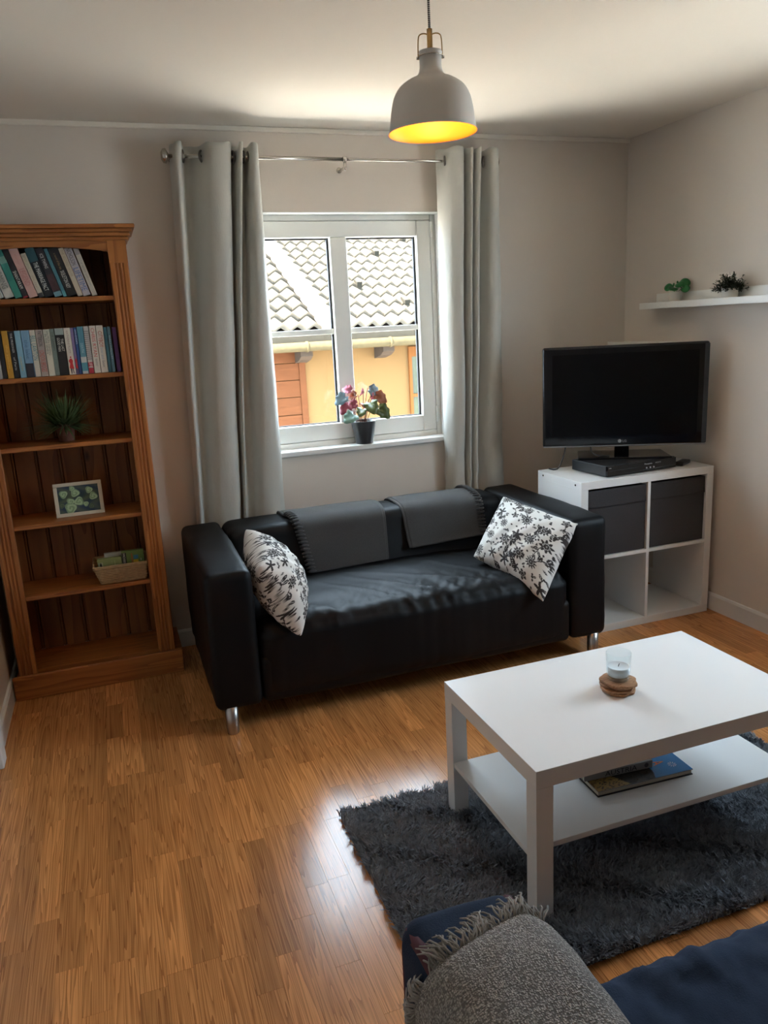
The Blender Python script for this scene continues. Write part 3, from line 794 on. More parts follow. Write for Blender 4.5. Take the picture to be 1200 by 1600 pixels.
def book(x, thick, h, cover, letters, bands, label, zs, lean, yspine, group, depth=0.125):
    b = bpy.data.objects.new('paperback_book', None); COL.objects.link(b)
    b.empty_display_size = 0.03
    tag(b, label, 'book', group)
    b.location = (x, yspine, zs); b.rotation_euler = (0, -lean, 0)
    cm = plainmat('book_cover', cover, 0.45)
    t = thick - 0.0006
    c = MB(); k = 0.0018
    c.prism([(0.001, 0.0), (t - 0.001, 0.0), (t, 0.001), (t, depth), (t - k, depth), (t - k, 0.002), (k, 0.002), (k, depth), (0, depth), (0, 0.001)], 'z', 0, h)
    cv_ = c.build('cover', cm, b, local=True)
    box((k, 0.002, 0.002), (t - k, depth - 0.002, h - 0.002)).build('pages', 'paper', b, local=True)
    for kb, (z0, z1, bc_) in enumerate(bands):
        box((0.0004, -0.0003 - 0.00012 * min(kb, 2), z0 * h), (t - 0.0004, 0.0005, z1 * h)).build('spine_band', plainmat('book_band', bc_, 0.5), cv_, local=True)
    two = len(letters) == 2 and abs(letters[0][2] - letters[1][2]) < 0.1
    for q, (s, col, st, ln, wd) in enumerate(letters):
        off = 0 if not two else (0.2 if q == 0 else -0.2) * t
        text(s, plainmat('spine_print', [min(.85, c * 1.15) for c in col], 0.6), cv_, (t / 2 - wd * t / 2 + off, -0.0009, h * (1 - st)), (0, 0, -1), (1, 0, 0), ln * h, wd * t, name='spine_lettering', local=True)
    return b
LEAN = math.radians(15.2)
for x, t, h, cv, le, ba, lb in BOOKS_TOP:
    book(x, t, h, cv, le, ba, lb, SH[0] + 0.0008, LEAN, -0.262, 'leaning paperbacks on the top shelf')
for i, (x, t, h, cv, le, ba, lb) in enumerate(BOOKS_LOW):
    b = book(x, t, h, cv, le, ba, lb, SH[1] + 0.0008, 0.0, -0.262 + 0.002 * (i % 3), 'upright paperbacks on the second shelf')
    if 'red figure' in lb:
        T_ = t
        f = MB()
        f.add([(T_ * .30, -0.0012, h * .02), (T_ * .42, -0.0012, h * .02), (T_ * .50, -0.0012, h * .16), (T_ * .26, -0.0012, h * .16)], [(0, 1, 2, 3)])
        f.add([(T_ * .70, -0.0012, h * .02), (T_ * .80, -0.0012, h * .03), (T_ * .62, -0.0012, h * .16), (T_ * .5, -0.0012, h * .16)], [(0, 1, 2, 3)])
        f.build('figure_legs', plainmat('spine_print', (.06, .05, .05)), b, local=True)
        f = MB()
        f.add([(T_ * .12, -0.0014, h * .14), (T_ * .85, -0.0014, h * .12), (T_ * .70, -0.0014, h * .24), (T_ * .78, -0.0014, h * .30), (T_ * .60, -0.0014, h * .345), (T_ * .40, -0.0014, h * .345), (T_ * .12, -0.0014, h * .30), (T_ * .30, -0.0014, h * .24)], [tuple(range(8))])
        f.add([(T_ * (.5 + .12 * math.cos(a)), -0.0014, h * .375 + T_ * .13 * math.sin(a)) for a in np.linspace(0, 2 * math.pi, 9)[:-1]], [tuple(range(8))])
        f.build('red_figure', plainmat('spine_print', (.55, .03, .03)), b, local=True)

# ------------------------------------------------------------------ plant, picture and basket on the shelves
def pot(parent, c, r0, r1, h, mat, soil=True, n=28, lip=0.004):
    MB().lathe([(0, 0), (r0, 0), (r0 + 0.002, 0.003), (r1, h - lip), (r1 + 0.001, h), (r1 - 0.004, h), (r1 - 0.006, h - 0.006), (r1 - 0.008, h - 0.016), (0, h - 0.016)], c, n).build('pot', mat, parent, smooth=True)
    if soil:
        MB().lathe([(0, h - 0.010), (r1 - 0.0065, h - 0.012)], c, n).build('soil', 'soil', parent)
gp_c = (-0.285, -0.185, SH[2])
gp = thing('potted_grass_plant', 'bushy grass plant in a brown pot on the bookcase', 'potted plant', gp_c)
pot(gp, gp_c, 0.030, 0.040, 0.078, 'pot_brown')
def blade(mb, base, az, el, L, w, droop, seg=4):
    P_ = Vector(base); d = Vector((math.cos(az) * math.cos(el), math.sin(az) * math.cos(el), math.sin(el)))
    side = Vector((-math.sin(az), math.cos(az), 0)); V = []; F = []
    for i in range(seg + 1):
        t = i / seg; ww = w * (1 - t ** 1.6) * (0.6 + 0.8 * t if t < .5 else 1) + 0.0002
        V += [P_ - side * ww, P_ + side * ww]
        P_ = P_ + d * (L / seg); d = (d + Vector((0, 0, -droop))).normalized()
    for i in range(seg): F.append((2 * i, 2 * i + 1, 2 * i + 3, 2 * i + 2))
    mb.add(V, F)
mb = MB()
for i in range(900):
    az = random.uniform(0, 2 * math.pi); el = random.uniform(-0.15, 1.3); r = random.uniform(0, 0.03)
    L = random.uniform(0.10, 0.19) * (1.0 if el < 1.1 else 0.9) * (0.62 if math.sin(az) > 0.25 else 1.0)
    blade(mb, (gp_c[0] + r * math.cos(az), gp_c[1] + r * math.sin(az), gp_c[2] + 0.068), az + random.uniform(-.5, .5), el, L, 0.0040, random.uniform(-0.02, 0.14))
for i in range(70):  # short light shoots along the rim
    az = random.uniform(0, 2 * math.pi); r = random.uniform(0.02, 0.05)
    blade(mb, (gp_c[0] + r * math.cos(az), gp_c[1] + r * math.sin(az), gp_c[2] + 0.075 + random.uniform(0, .05)), random.uniform(0, 6.28), random.uniform(-.6, 1.2), 0.035, 0.003, 0.05)
o = mb.build('foliage', 'grass', gp); o['kind'] = 'stuff'

fw_, fh_ = 0.203, 0.150
pf = thing('framed_picture', 'small white framed picture of pale green flowers on the bookcase', 'picture frame', (-0.272, -0.20, SH[3] + 0.001))
pf.rotation_euler = (-0.20, 0, 0.02)
fm = MB(); t_ = 0.016
for a_, b_ in (((-fw_ / 2, 0, 0), (fw_ / 2, 0.014, t_)), ((-fw_ / 2, 0, fh_ - t_), (fw_ / 2, 0.014, fh_)), ((-fw_ / 2, 0, t_), (-fw_ / 2 + t_, 0.014, fh_ - t_)), ((fw_ / 2 - t_, 0, t_), (fw_ / 2, 0.014, fh_ - t_))): fm.box(a_, b_)
fm.build('frame', plainmat('cream_frame', (.66, .58, .44), 0.5), pf, local=True, bevel=0.002)
nu, nv = 130, 90
U, V_ = np.meshgrid(np.linspace(0, 1, nu), np.linspace(0, 1, nv))
X = U * 1.45; Y = V_
base = np.stack([0.05 + 0.03 * np.sin(X * 9 + 3 * np.sin(Y * 7)), 0.075 + 0.03 * np.sin(X * 9 + 3 * np.sin(Y * 7)), 0.07 + 0.02 * np.sin(Y * 8)], -1)
for fx, fy, fr_, ph in ((.20, .72, .15, .3), (.42, .42, .14, 1.0), (.62, .74, .16, 2.0), (.72, .40, .17, 4.), (.40, .18, .21, .7), (1.12, .80, .13, 1.4), (1.25, .55, .15, 2.5), (.95, .28, .10, .2), (.52, .92, .10, 1.9), (1.15, .18, .10, 3.2), (.1, .3, .1, 1.)):
    dx, dy = X - fx, Y - fy; r = np.hypot(dx, dy) / fr_; th = np.arctan2(dy, dx)
    rr = r / (1 + 0.12 * np.sin(3 * th + ph))
    mk = np.clip((1 - rr) * 8, 0, 1)[..., None]
    br_ = 0.55 + 0.45 * np.sin(rr * 9 + 1.3 * th + ph)
    colr = np.stack([0.20 + 0.24 * br_, 0.30 + 0.27 * br_, 0.16 + 0.17 * br_], -1)
    if fx > 1.1 and fy < .3 or fx < .15: colr = colr * 0.3
    base = base * (1 - mk) + colr * mk
pm = MB(); pm.grid(lambda u, v: (-fw_ / 2 + t_ + u * (fw_ - 2 * t_), 0.004, t_ + v * (fh_ - 2 * t_)), nu, nv)
pm.col = np.concatenate([np.clip(base, 0, 1).reshape(-1, 3), np.ones((nu * nv, 1))], 1)
M['print'] = colattr('flower_print', 0.35)
pm.build('print', 'print', pf, local=True)
box((-fw_ / 2 + 0.004, 0.006, 0.004), (fw_ / 2 - 0.004, 0.012, fh_ - 0.004)).build('backing', 'rafter', pf, local=True)
MB().prism([(0.012, 0.11), (0.012, 0.09), (0.05, 0.0118), (0.058, 0.0125)], 'x', -0.02, 0.02).build('easel_foot', 'rafter', pf, local=True)

bz = SH[4] + 0.0015
bk = thing('wicker_basket', 'pale woven wicker basket on the lower bookcase shelf', 'basket', (-0.125, -0.19, bz))
def rect_ring(x0, x1, y0, y1, z, amp, ph, n=96):
    per = [(x0, y0), (x1, y0), (x1, y1), (x0, y1)]; pts = []
    Ls = [x1 - x0, y1 - y0, x1 - x0, y1 - y0]; tot = sum(Ls)
    for i in range(n):
        s = tot * i / n; k = 0
        while s > Ls[k]: s -= Ls[k]; k += 1
        a, b = per[k], per[(k + 1) % 4]; f = s / Ls[k]
        nx, ny = [(0, -1), (1, 0), (0, 1), (-1, 0)][k]
        off = amp * math.sin(2 * math.pi * i / n * 24 + ph)
        pts.append((a[0] + (b[0] - a[0]) * f + nx * off, a[1] + (b[1] - a[1]) * f + ny * off, z))
    return pts
wv = MB()
for k in range(11):
    t = k / 10
    wv.tube(rect_ring(-0.225 - 0.022 * t, -0.022 - 0.0 * t - (0.008 * (1 - t)), -0.262 - 0.010 * t, -0.10 + 0.01 * t, bz + 0.005 + 0.068 * t, 0.0022, math.pi * (k % 2)), 0.0042, n=6, closed=True)
wv.box((-0.222, -0.26, bz), (-0.034, -0.102, bz + 0.004))
o = wv.build('woven_sides', 'wicker', bk, smooth=True); o['kind'] = 'stuff'
rm = MB()
for dz in (0.0, 0.006):
    rm.tube(rect_ring(-0.250, -0.021, -0.275, -0.088, bz + 0.077 + dz, 0.0008, dz * 300), 0.0048, n=8, closed=True)
rm.build('rim', 'wicker', bk, smooth=True)
def leaflet(label, x0, x1, y, zt, col, extras):
    b = thing('leaflet_box', label, 'leaflet', ((x0 + x1) / 2, y, bz + 0.006), group='leaflets in the basket')
    box((x0, y, bz + 0.006), (x1, y + 0.022, zt)).build('cover', plainmat('leaflet', col, 0.4), b, bevel=0.001)
    for (a_, b_, c_, d_, cc) in extras:
        box((a_, y - 0.0006, c_), (b_, y + 0.001, d_)).build('printed_panel', plainmat('leaflet_print', cc, 0.4), b)
    return b
l1 = leaflet('olive green leaflet with pale stripes at the left in the basket', -0.232, -0.128, -0.245, bz + 0.114, (.24, .26, .09), [(-.228, -.210, bz + .06, bz + .098, (.42, .40, .26)), (-.222, -.214, bz + .06, bz + .096, (.03, .03, .02)), (-.172, -.168, bz + .06, bz + .10, (.3, .3, .14)), (-.160, -.156, bz + .06, bz + .10, (.38, .38, .2))])
l2 = leaflet('green leaflet with black title strip and blue figure in the basket', -0.126, -0.030, -0.247, bz + 0.136, (.13, .21, .05), [(-.125, -.106, bz + .06, bz + .130, (.012, .012, .012)), (-.075, -.055, bz + .096, bz + .114, (.03, .18, .32)), (-.085, -.080, bz + .07, bz + .124, (.35, .1, .03)), (-.078, -.056, bz + .072, bz + .092, (.6, .4, .03)), (-.046, -.042, bz + .086, bz + .096, (.5, .5, .4))])
text('MOSEL', plainmat('white_letters', (.7, .68, .6)), l2, (-.1205, -0.2478, bz + .127), (0, 0, -1), (1, 0, 0), 0.050, 0.009)
l3 = leaflet('pale folded leaflet at the back of the basket', -0.20, -0.04, -0.215, bz + 0.128, (.45, .42, .34), [])

# ------------------------------------------------------------------ two-seat sofas
def sofa(name, label, mat, loc, rz, trim=None, legs=True, seed=0, sx=1.0):
    r = thing(name, label, 'sofa', loc, rz)
    r.scale = (sx, 1, 1)
    def wr(sc, amp, ox=0.0):
        def f(p, n):
            v = noise.noise(Vector((p.x * sc[0] + ox, p.y * sc[1] + seed, p.z * sc[2])))
            w = noise.noise(Vector((p.x * sc[0] * 2.7 + 5 + ox, p.y * sc[1] * 2.7, p.z * sc[2] * 2.7 + seed)))
            return amp * (v + 0.45 * w)
        return f
    MB().rbox((-0.712, -0.440, 0.10), (0.712, 0.40, 0.30), 0.03, (10, 6, 3), wr((3, 3, 3), 0.003)).build('base', mat, r, smooth=True, local=True)
    for s in (-1, 1):
        lo, hi = ((-0.90, -0.44, 0.10), (-0.712, 0.44, 0.66)) if s < 0 else ((0.712, -0.44, 0.10), (0.90, 0.44, 0.66))
        def arm_d(p, n, f=wr((6, 6, 6), 0.0055, s * 3.0)):
            d = f(p, n)
            if n.z > 0.5: d += 0.006 * math.exp(-((p.y + 0.05) / 0.3) ** 2)
            return d
        MB().rbox(lo, hi, 0.034, (5, 14, 9), arm_d).build('armrest', mat, r, smooth=True, local=True)
    bk_ = MB().rbox((-0.715, 0.175, 0.25), (0.715, 0.44, 0.665), 0.055, (26, 6, 10), wr((4, 4, 6), 0.006))
    bk_.v = [(x, y - 0.06 * max(0, (0.60 - z)) / 0.2 if y < 0.3 else y, z) for x, y, z in bk_.v]
    bk_.build('backrest', mat, r, smooth=True, local=True)
    def seat_d(p, n):
        q = 0.0
        if n.z > 0.2 or n.y < -0.3:
            fr_ = math.exp(-((p.y + 0.36) / 0.13) ** 2)
            q += (fr_ if n.z > .1 else fr_ * .35) * (0.006 * noise.noise(Vector((p.x * 12 + 2.5 * p.y * 4, p.y * 6, p.z * 4 + seed))) + 0.0065 * noise.noise(Vector((p.x * 30 + p.y * 9, p.y * 5, seed + 9))) + 0.005 * noise.noise(Vector((p.x * 34 - p.y * 20, p.y * 9, seed))) + 0.003 * noise.noise(Vector((p.x * 75 - p.y * 30, p.y * 16, seed))))
            q += 0.006 * noise.noise(Vector((p.x * 4 + p.y * 3, p.y * 7, seed + 2.0)))
            w = abs(noise.noise(Vector((p.x * 5 + p.y * 4, p.y * 2.0, 4.0 + seed))))
            q += 0.008 * max(0, 0.12 - w) / 0.12 * (0.3 + fr_) * (1.0 if n.z > .75 else 0.0 if n.z < .3 else (n.z - .3) / .45)
            q += (-0.010 if n.z > .3 else 0.0) + 0.022 * math.exp(-(p.x / 0.5) ** 2) * math.exp(-((p.y + 0.1) / 0.3) ** 2)
        return q
    MB().rbox((-0.711, -0.447, 0.105), (0.711, 0.24, 0.435), 0.07, (110, 44, 8), seat_d).build('seat_cushion', mat, r, smooth=True, local=True)
    if legs:
        for x in (-0.842, 0.842):
            for y in (-0.415, 0.40):
                MB().lathe([(0, 0), (0.021, 0), (0.0235, 0.004), (0.0235, 0.012), (0.0245, 0.014), (0.0265, 0.115), (0, 0.115)], (x, y, 0), 24).build('leg', 'chrome', r, smooth=True, local=True)
    if trim:
        for s in (-1, 1):
            x0, x1 = (-0.90, -0.712) if s < 0 else (0.712, 0.90)
            for xx, sg in ((x0, 1), (x1, -1)):
                MB().tube([(xx + sg * 0.014, -0.433, 0.30), (xx + sg * 0.014, -0.433, 0.60), (xx + sg * 0.014, -0.415, 0.644), (xx + sg * 0.014, -0.36, 0.652), (xx + sg * 0.014, 0.36, 0.652)], 0.012, n=8).build('piping', trim, r, smooth=True, local=True)
    return r
sofa('sofa', 'black two-seat sofa with chrome legs under the window', 'black_fabric', (1.037, -0.58, 0), 0.0, sx=0.986)
sofa('sofa', 'navy blue sofa with a grey throw over its arm in the foreground', 'navy_fabric', (1.116, -3.322, 0), math.pi, trim='maroon', seed=7)

# ------------------------------------------------------------------ folded blankets over the sofa back
def drape_path(zf, zback, off):
    """(y,z) line over the backrest, lifted by off"""
    p = [(-0.128 + off * .3, zback), (-0.130 + off * .3, 0.60), (-0.145, 0.655 + off), (-0.20, 0.676 + off), (-0.29, 0.678 + off), (-0.365, 0.668 + off), (-0.402 - off * .6, 0.640 + off * .7), (-0.424 - off, 0.59), (-0.452 - off, 0.52), (-0.478 - off, zf)]
    return spline(p, 46)
def blanket(name, label, xt0, xt1, xb0, xb1, zf0, zf1, fringe_side, off=0.006):
    r = thing(name, label, 'blanket', ((xt0 + xt1) / 2, -0.3, 0.68), group='folded charcoal blankets')
    nu, nv = 40, 46
    def sheet(off, dx, nm, thick):
        PA = drape_path(zf0, 0.50, off); PB = drape_path(zf1, 0.50, off)
        V = []
        for j in range(nv):
            t = max(0, (j - 20) / (nv - 21))
            for i in range(nu):
                u = i / (nu - 1)
                x0 = xt0 + (xb0 - xt0) * t; x1 = xt1 + (xb1 - xt1) * t
                y, z = PA[j] * (1 - u) + PB[j] * u
                wv_ = 0.004 * noise.noise(Vector((u * 4, j * 0.12, off * 100 + xt0 * 3)))
                V.append((x0 + (x1 - x0) * u + dx, y - wv_, z + wv_))
        mb = MB(); mb.v = V
        for j in range(nv - 1):
            for i in range(nu - 1):
                a = j * nu + i; mb.f.append((a, a + 1, a + nu + 1, a + nu))
        o = mb.build(nm, 'charcoal', r, smooth=True)
        so = o.modifiers.new('thick', 'SOLIDIFY'); so.thickness = thick; so.offset = 1.0
        bv = o.modifiers.new('bevel', 'BEVEL'); bv.width = thick * 0.4; bv.segments = 2; bv.limit_method = 'ANGLE'
        return V
    V = sheet(off, 0.0, 'upper_fold', 0.010)
    sheet(off - 0.004, 0.012 * (1 if fringe_side < 0 else -1), 'lower_fold', 0.009)
    st = MB()
    col_ = 0 if fringe_side < 0 else nu - 1
    edge = [Vector(V[j * nu + col_]) for j in range(4, nv)]
    acc = [0.0]
    for a_, b_ in zip(edge[:-1], edge[1:]): acc.append(acc[-1] + (b_ - a_).length)
    n_l = int(acc[-1] / 0.0175)
    for k in range(n_l):
        s = (k + 0.5) * acc[-1] / n_l
        j = max(i for i in range(len(acc)) if acc[i] <= s); j = min(j, len(edge) - 2)
        p_ = edge[j].lerp(edge[j + 1], (s - acc[j]) / max(acc[j + 1] - acc[j], 1e-6))
        tn = (edge[j + 1] - edge[j]).normalized(); ou = Vector((fringe_side, 0, 0)); nn = tn.cross(ou).normalized()
        if nn.z < 0 and nn.y > 0: nn = -nn
        c0 = p_ - ou * 0.026 + nn * 0.008
        pts = [c0, c0 + ou * 0.012 + nn * 0.003, c0 + ou * 0.030 + nn * 0.001, c0 + ou * 0.043 + tn * 0.003 * random.uniform(-1, 1) - nn * 0.005]
        st.tube(pts, [0.0012, 0.0048, 0.0072, 0.0045], n=8)
    st.build('whipstitched_edge', 'charcoal', r, smooth=True)
    return r
blanket('folded_blanket', 'charcoal folded blanket over the sofa back, left of the two, stitched edge at left', 0.632, 1.098, 0.690, 1.062, 0.435, 0.445, -1)
blanket('folded_blanket', 'charcoal folded blanket over the sofa back, right of the two, near the right pillow', 1.190, 1.605, 1.195, 1.585, 0.485, 0.50, 1)

# ------------------------------------------------------------------ printed pillows
def floral(U, V, size_u, size_v, seed):
    r = random.Random(seed)
    X = U * size_u; Y = V * size_v; mk = np.zeros_like(X)
    def ell(cx, cy, a, b, th):
        dx, dy = X - cx, Y - cy; c, s = math.cos(th), math.sin(th)
        u = (dx * c + dy * s) / a; v = (-dx * s + dy * c) / b
        return u, v
    def leaf(cx, cy, L, w, th):
        u, v = ell(cx, cy, L / 2, w / 2, th)
        k = np.abs(v) < np.clip(1 - u * u, 0, 1) ** 0.8
        vein = (np.abs(v) < 0.12) & (u < 0.5)
        mk[k & ~vein] = 1
    def flower(cx, cy, R, n, ph):
        dx, dy = X - cx, Y - cy; d = np.hypot(dx, dy) / R; th = np.arctan2(dy, dx)
        k = d < 0.80 + 0.20 * np.cos(n * th + ph)
        mk[k] = 1
        lines = (np.abs(d - 0.45 - 0.06 * np.cos(n * th)) < 0.05)
        mk[lines & k] = 0.25
        mk[(d < 0.12)] = 0.3
    def star(cx, cy, R, n, ph):
        dx, dy = X - cx, Y - cy; d = np.hypot(dx, dy) / R; th = np.arctan2(dy, dx)
        mk[d < 0.30 + 0.70 * np.abs(np.cos(n * th / 2 + ph)) ** 2.2] = 1
    def stem(pts, w):
        for (ax, ay), (bx, by) in zip(pts[:-1], pts[1:]):
            dx, dy = bx - ax, by - ay; L2 = dx * dx + dy * dy
            t = np.clip(((X - ax) * dx + (Y - ay) * dy) / L2, 0, 1)
            mk[np.hypot(X - ax - t * dx, Y - ay - t * dy) < w] = 1
    step = 7.6
    k = 0
    for gy in np.arange(3.5, size_v, step):
        for gx in np.arange(3.5, size_u, step):
            cx = gx + r.uniform(-1.6, 1.6) + (step / 2 if int(gy / step) % 2 else 0); cy = gy + r.uniform(-1.6, 1.6)
            kind = r.choice('fffsl'); a0 = r.uniform(0, 6.28)
            if kind == 'f': flower(cx, cy, r.uniform(2.3, 3.1), r.choice((8, 10, 12)), a0)
            elif kind == 's': star(cx, cy, r.uniform(2.3, 3.0), r.choice((5, 6, 7)), a0)
            else: flower(cx, cy, 1.9, 5, a0)
            # curved stem with leaves, berries and buds
            pts = []; px, py, an = cx, cy, a0
            for q in range(7):
                pts.append((px, py)); an += r.uniform(-.55, .55); px += math.cos(an) * 1.15; py += math.sin(an) * 1.15
                if q in (2, 3, 4, 5):
                    sd = r.choice((-1, 1)); la = an + sd * r.uniform(.7, 1.2); L = r.uniform(1.7, 3.2)
                    leaf(px + math.cos(la) * L * .5, py + math.sin(la) * L * .5, L, L * r.uniform(.36, .52), la)
            stem(pts, 0.16)
            star(px, py, r.uniform(1.1, 1.6), 5, a0)
            for q in range(3):
                ba = r.uniform(0, 6.28); bx, by = cx + 4.4 * math.cos(ba), cy + 4.4 * math.sin(ba)
                u, v = ell(bx, by, .45, .45, 0); mk[u * u + v * v < 1] = 1
                leaf(cx - 3.9 * math.cos(ba + q), cy - 3.9 * math.sin(ba + q), 1.9, .8, ba)
    return mk
M['floral'] = colattr('black_on_white_floral_cotton', 0.85, bump=0.15, bscale=500)
def pillow(name, label, TL, TR, BR, BL, thick, seed, su=46, sv=46, bend=0.0, n=190):
    TL, TR, BR, BL = [np.array(p, float) for p in (TL, TR, BR, BL)]
    c = (TL + TR + BR + BL) / 4
    r = thing(name, label, 'pillow', tuple(c), group='floral pillows')
    nrm = np.cross(TR - BL, TL - BR); nrm /= np.linalg.norm(nrm)
    if nrm[1] > 0 and abs(nrm[1]) > 0.2: nrm = -nrm
    u = np.linspace(0, 1, n); U, V = np.meshgrid(u, u)
    def shape(side):
        a, b = 2 * U - 1, 2 * V - 1
        # edges pulled in between the corners
        aa = a * (1 - 0.07 * (1 - b * b)); bb = b * (1 - 0.07 * (1 - a * a))
        uu, vv = (aa + 1) / 2, (bb + 1) / 2
        Pq = (BL[None, None] * ((1 - uu) * (1 - vv))[..., None] + BR[None, None] * (uu * (1 - vv))[..., None] + TR[None, None] * (uu * vv)[..., None] + TL[None, None] * ((1 - uu) * vv)[..., None])
        s = np.clip((1 - a ** 2) * (1 - b ** 2), 0, 1) ** 0.42
        wr_ = 0.004 * np.sin(7 * a + 5 * b + seed) * s + 0.003 * np.sin(15 * a - 9 * b + 2 * seed) * s
        h = side * (thick / 2 * s + wr_) + bend * (1 - a * a) * 0.5
        return Pq + nrm[None, None] * h[..., None]
    mb = MB()
    A = shape(1).reshape(-1, 3); B = shape(-1).reshape(-1, 3)
    mb.v = [tuple(p) for p in A] + [tuple(p) for p in B]
    k = n * n
    for j in range(n - 1):
        for i in range(n - 1):
            a = j * n + i
            mb.f.append((a, a + 1, a + n + 1, a + n)); mb.f.append((k + a, k + a + n, k + a + n + 1, k + a + 1))
    white = np.array([.72, .70, .66]); dark = np.array([.032, .025, .023])
    cols = []
    for sd in (seed, seed + 1):
        mk = floral(U, V, su, sv, sd).reshape(-1, 1)
        cols.append(white * (1 - mk) + dark * mk)
    cols = np.concatenate(cols); mb.col = np.concatenate([cols, np.ones((len(cols), 1))], 1)
    me = mb.mesh('cushion_cover')
    bm = bmesh.new(); bm.from_mesh(me); bmesh.ops.remove_doubles(bm, verts=bm.verts, dist=1e-5); bmesh.ops.recalc_face_normals(bm, faces=bm.faces); bm.to_mesh(me); bm.free()
    me.materials.append(M['floral']); me.shade_smooth()
    o = bpy.data.objects.new('cushion_cover', me); COL.objects.link(o); o.parent = r; o.matrix_parent_inverse = wmat(r).inverted()
    return r
pillow('floral_pillow', 'black and white floral pillow leaning on the right sofa arm', (1.700, -0.47, .672), (1.772, -1.015, .645), (1.552, -1.085, .345), (1.405, -0.72, .470), 0.19, 3, su=37, sv=37)
pillow('floral_pillow', 'black and white floral pillow leaning on the left sofa arm', (.392, -0.58, .708), (.370, -0.99, .660), (.490, -1.075, .385), (.585, -0.70, .470), 0.215, 21, su=37, sv=37)

# ------------------------------------------------------------------ cube shelf, boxes, television
KX0, KX1, KY0, KY1, KH = 1.934, 2.704, -0.795, -0.405, 0.77
kx = thing('cube_shelf', 'white two by two cube shelf under the television', 'shelf unit', ((KX0 + KX1) / 2, (KY0 + KY1) / 2, 0))
o_, i_ = 0.038, 0.016
xm = (KX0 + KX1) / 2; zm = KH / 2
box((KX0, KY0, KH - o_), (KX1, KY1, KH)).build('top_board', 'white_lam', kx, bevel=0.0015)
box((KX0, KY0, 0), (KX1, KY1, o_)).build('bottom_board', 'white_lam', kx, bevel=0.0015)
box((KX0, KY0, o_), (KX0 + o_, KY1, KH - o_)).build('side_board', 'white_lam', kx, bevel=0.0008)
box((KX1 - o_, KY0, o_), (KX1, KY1, KH - o_)).build('side_board', 'white_lam', kx, bevel=0.0008)
box((xm - i_ / 2, KY0 + 0.001, o_), (xm + i_ / 2, KY1, KH - o_)).build('divider', 'white_lam', kx)
box((KX0 + o_, KY0 + 0.001, zm - i_ / 2), (xm - i_ / 2, KY1, zm + i_ / 2)).build('shelf', 'white_lam', kx)
box((xm + i_ / 2, KY0 + 0.001, zm - i_ / 2), (KX1 - o_, KY1, zm + i_ / 2)).build('shelf', 'white_lam', kx)
for y in (KY0 + 0.05, KY1 - 0.05):
    MB().cyl((KX0 - 0.0008, y, KH - 0.019), (KX0 + 0.001, y, KH - 0.019), 0.005, n=12).build('screw', 'tv_black', kx)
for x0, x1, lb in ((KX0 + o_ + 0.004, xm - i_ / 2 - 0.004, 'left dark grey fabric storage box in the cube shelf'), (xm + i_ / 2 + 0.004, KX1 - o_ - 0.004, 'right dark grey fabric storage box in the cube shelf')):
    b = thing('storage_box', lb, 'storage box', ((x0 + x1) / 2, -0.6, zm + i_ / 2 + 0.001), group='fabric boxes in the cube shelf')
    z0 = zm + i_ / 2 + 0.001; z1 = KH - o_ - 0.012
    s = MB()
    s.box((x0, KY0 + 0.012, z0), (x1, KY0 + 0.020, z1)); s.box((x0, KY1 - 0.020, z0), (x1, KY1 - 0.012, z1))
    s.box((x0, KY0 + 0.020, z0), (x0 + 0.008, KY1 - 0.02, z1)); s.box((x1 - 0.008, KY0 + 0.02, z0), (x1, KY1 - 0.02, z1)); s.box((x0 + 0.008, KY0 + 0.02, z0), (x1 - 0.008, KY1 - 0.02, z0 + 0.005))
    s.build('body', 'dark_box', b, bevel=0.003)
    f = MB(); f.grid(lambda u, v: (x0 + 0.001 + u * (x1 - x0 - 0.002), KY0 + 0.0105 - 0.0035 * (1 - v) ** 3 - 0.001 * math.sin(u * 9), z1 - 0.082 - 0.004 * math.sin(u * 3.1) + v * 0.081), 24, 10)
    so = f.build('front_flap', 'dark_box', b, smooth=True).modifiers.new('t', 'SOLIDIFY'); so.thickness = 0.003
# disc player under the television
dp = thing('disc_player', 'black disc player under the television stand', 'disc player', (2.297, -0.615, KH + 0.001), math.radians(4.5))
h0, h1 = 0.004, 0.055
box((-0.215, -0.128, h0), (0.215, 0.13, h1)).build('body', 'plastic_black', dp, local=True, bevel=0.003)
MB().prism([(-0.215, -0.128), (-0.212, -0.138), (0.212, -0.138), (0.215, -0.128)], 'z', h0, h1 - 0.002).build('front_panel', 'tv_black', dp, local=True)
fpn = [c for c in bpy.data.objects if c.name.startswith('front_panel')][0]
box((-0.20, -0.1392, 0.030), (-0.02, -0.138, 0.0315)).build('tray_seam', 'tv_edge', fpn, local=True)
box((0.0, -0.1395, 0.012), (0.20, -0.138, 0.016)).build('button_strip', 'tv_edge', fpn, local=True)
for x in (0.025, 0.048, 0.07):
    MB().cyl((x, -0.141, 0.021), (x, -0.138, 0.021), 0.004, n=12).build('button', 'logo', fpn, local=True)
text('Panasonic', 'print_white', fpn, (0.012, -0.1385, 0.037), (1, 0, 0), (0, 0, 1), 0.048, 0.0075, local=True)
text('HDMI', 'logo', fpn, (0.080, -0.1385, 0.037), (1, 0, 0), (0, 0, 1), 0.034, 0.007, local=True)
text('DVD', 'logo', fpn, (-0.205, -0.1385, 0.042), (1, 0, 0), (0, 0, 1), 0.014, 0.005, local=True)
for x in (-0.18, 0.18):
    for y in (-0.1, 0.1):
        MB().cyl((x, y, 0), (x, y, 0.005), 0.012, n=12).build('foot', 'gasket', dp, local=True)
tvz = KH + 0.001 + 0.055
tv = thing('television', 'black flat screen television turned towards the room', 'television', (2.312, -0.592, tvz + 0.0008), math.radians(-29))
z0, z1 = 0.880 - tvz, 1.380 - tvz
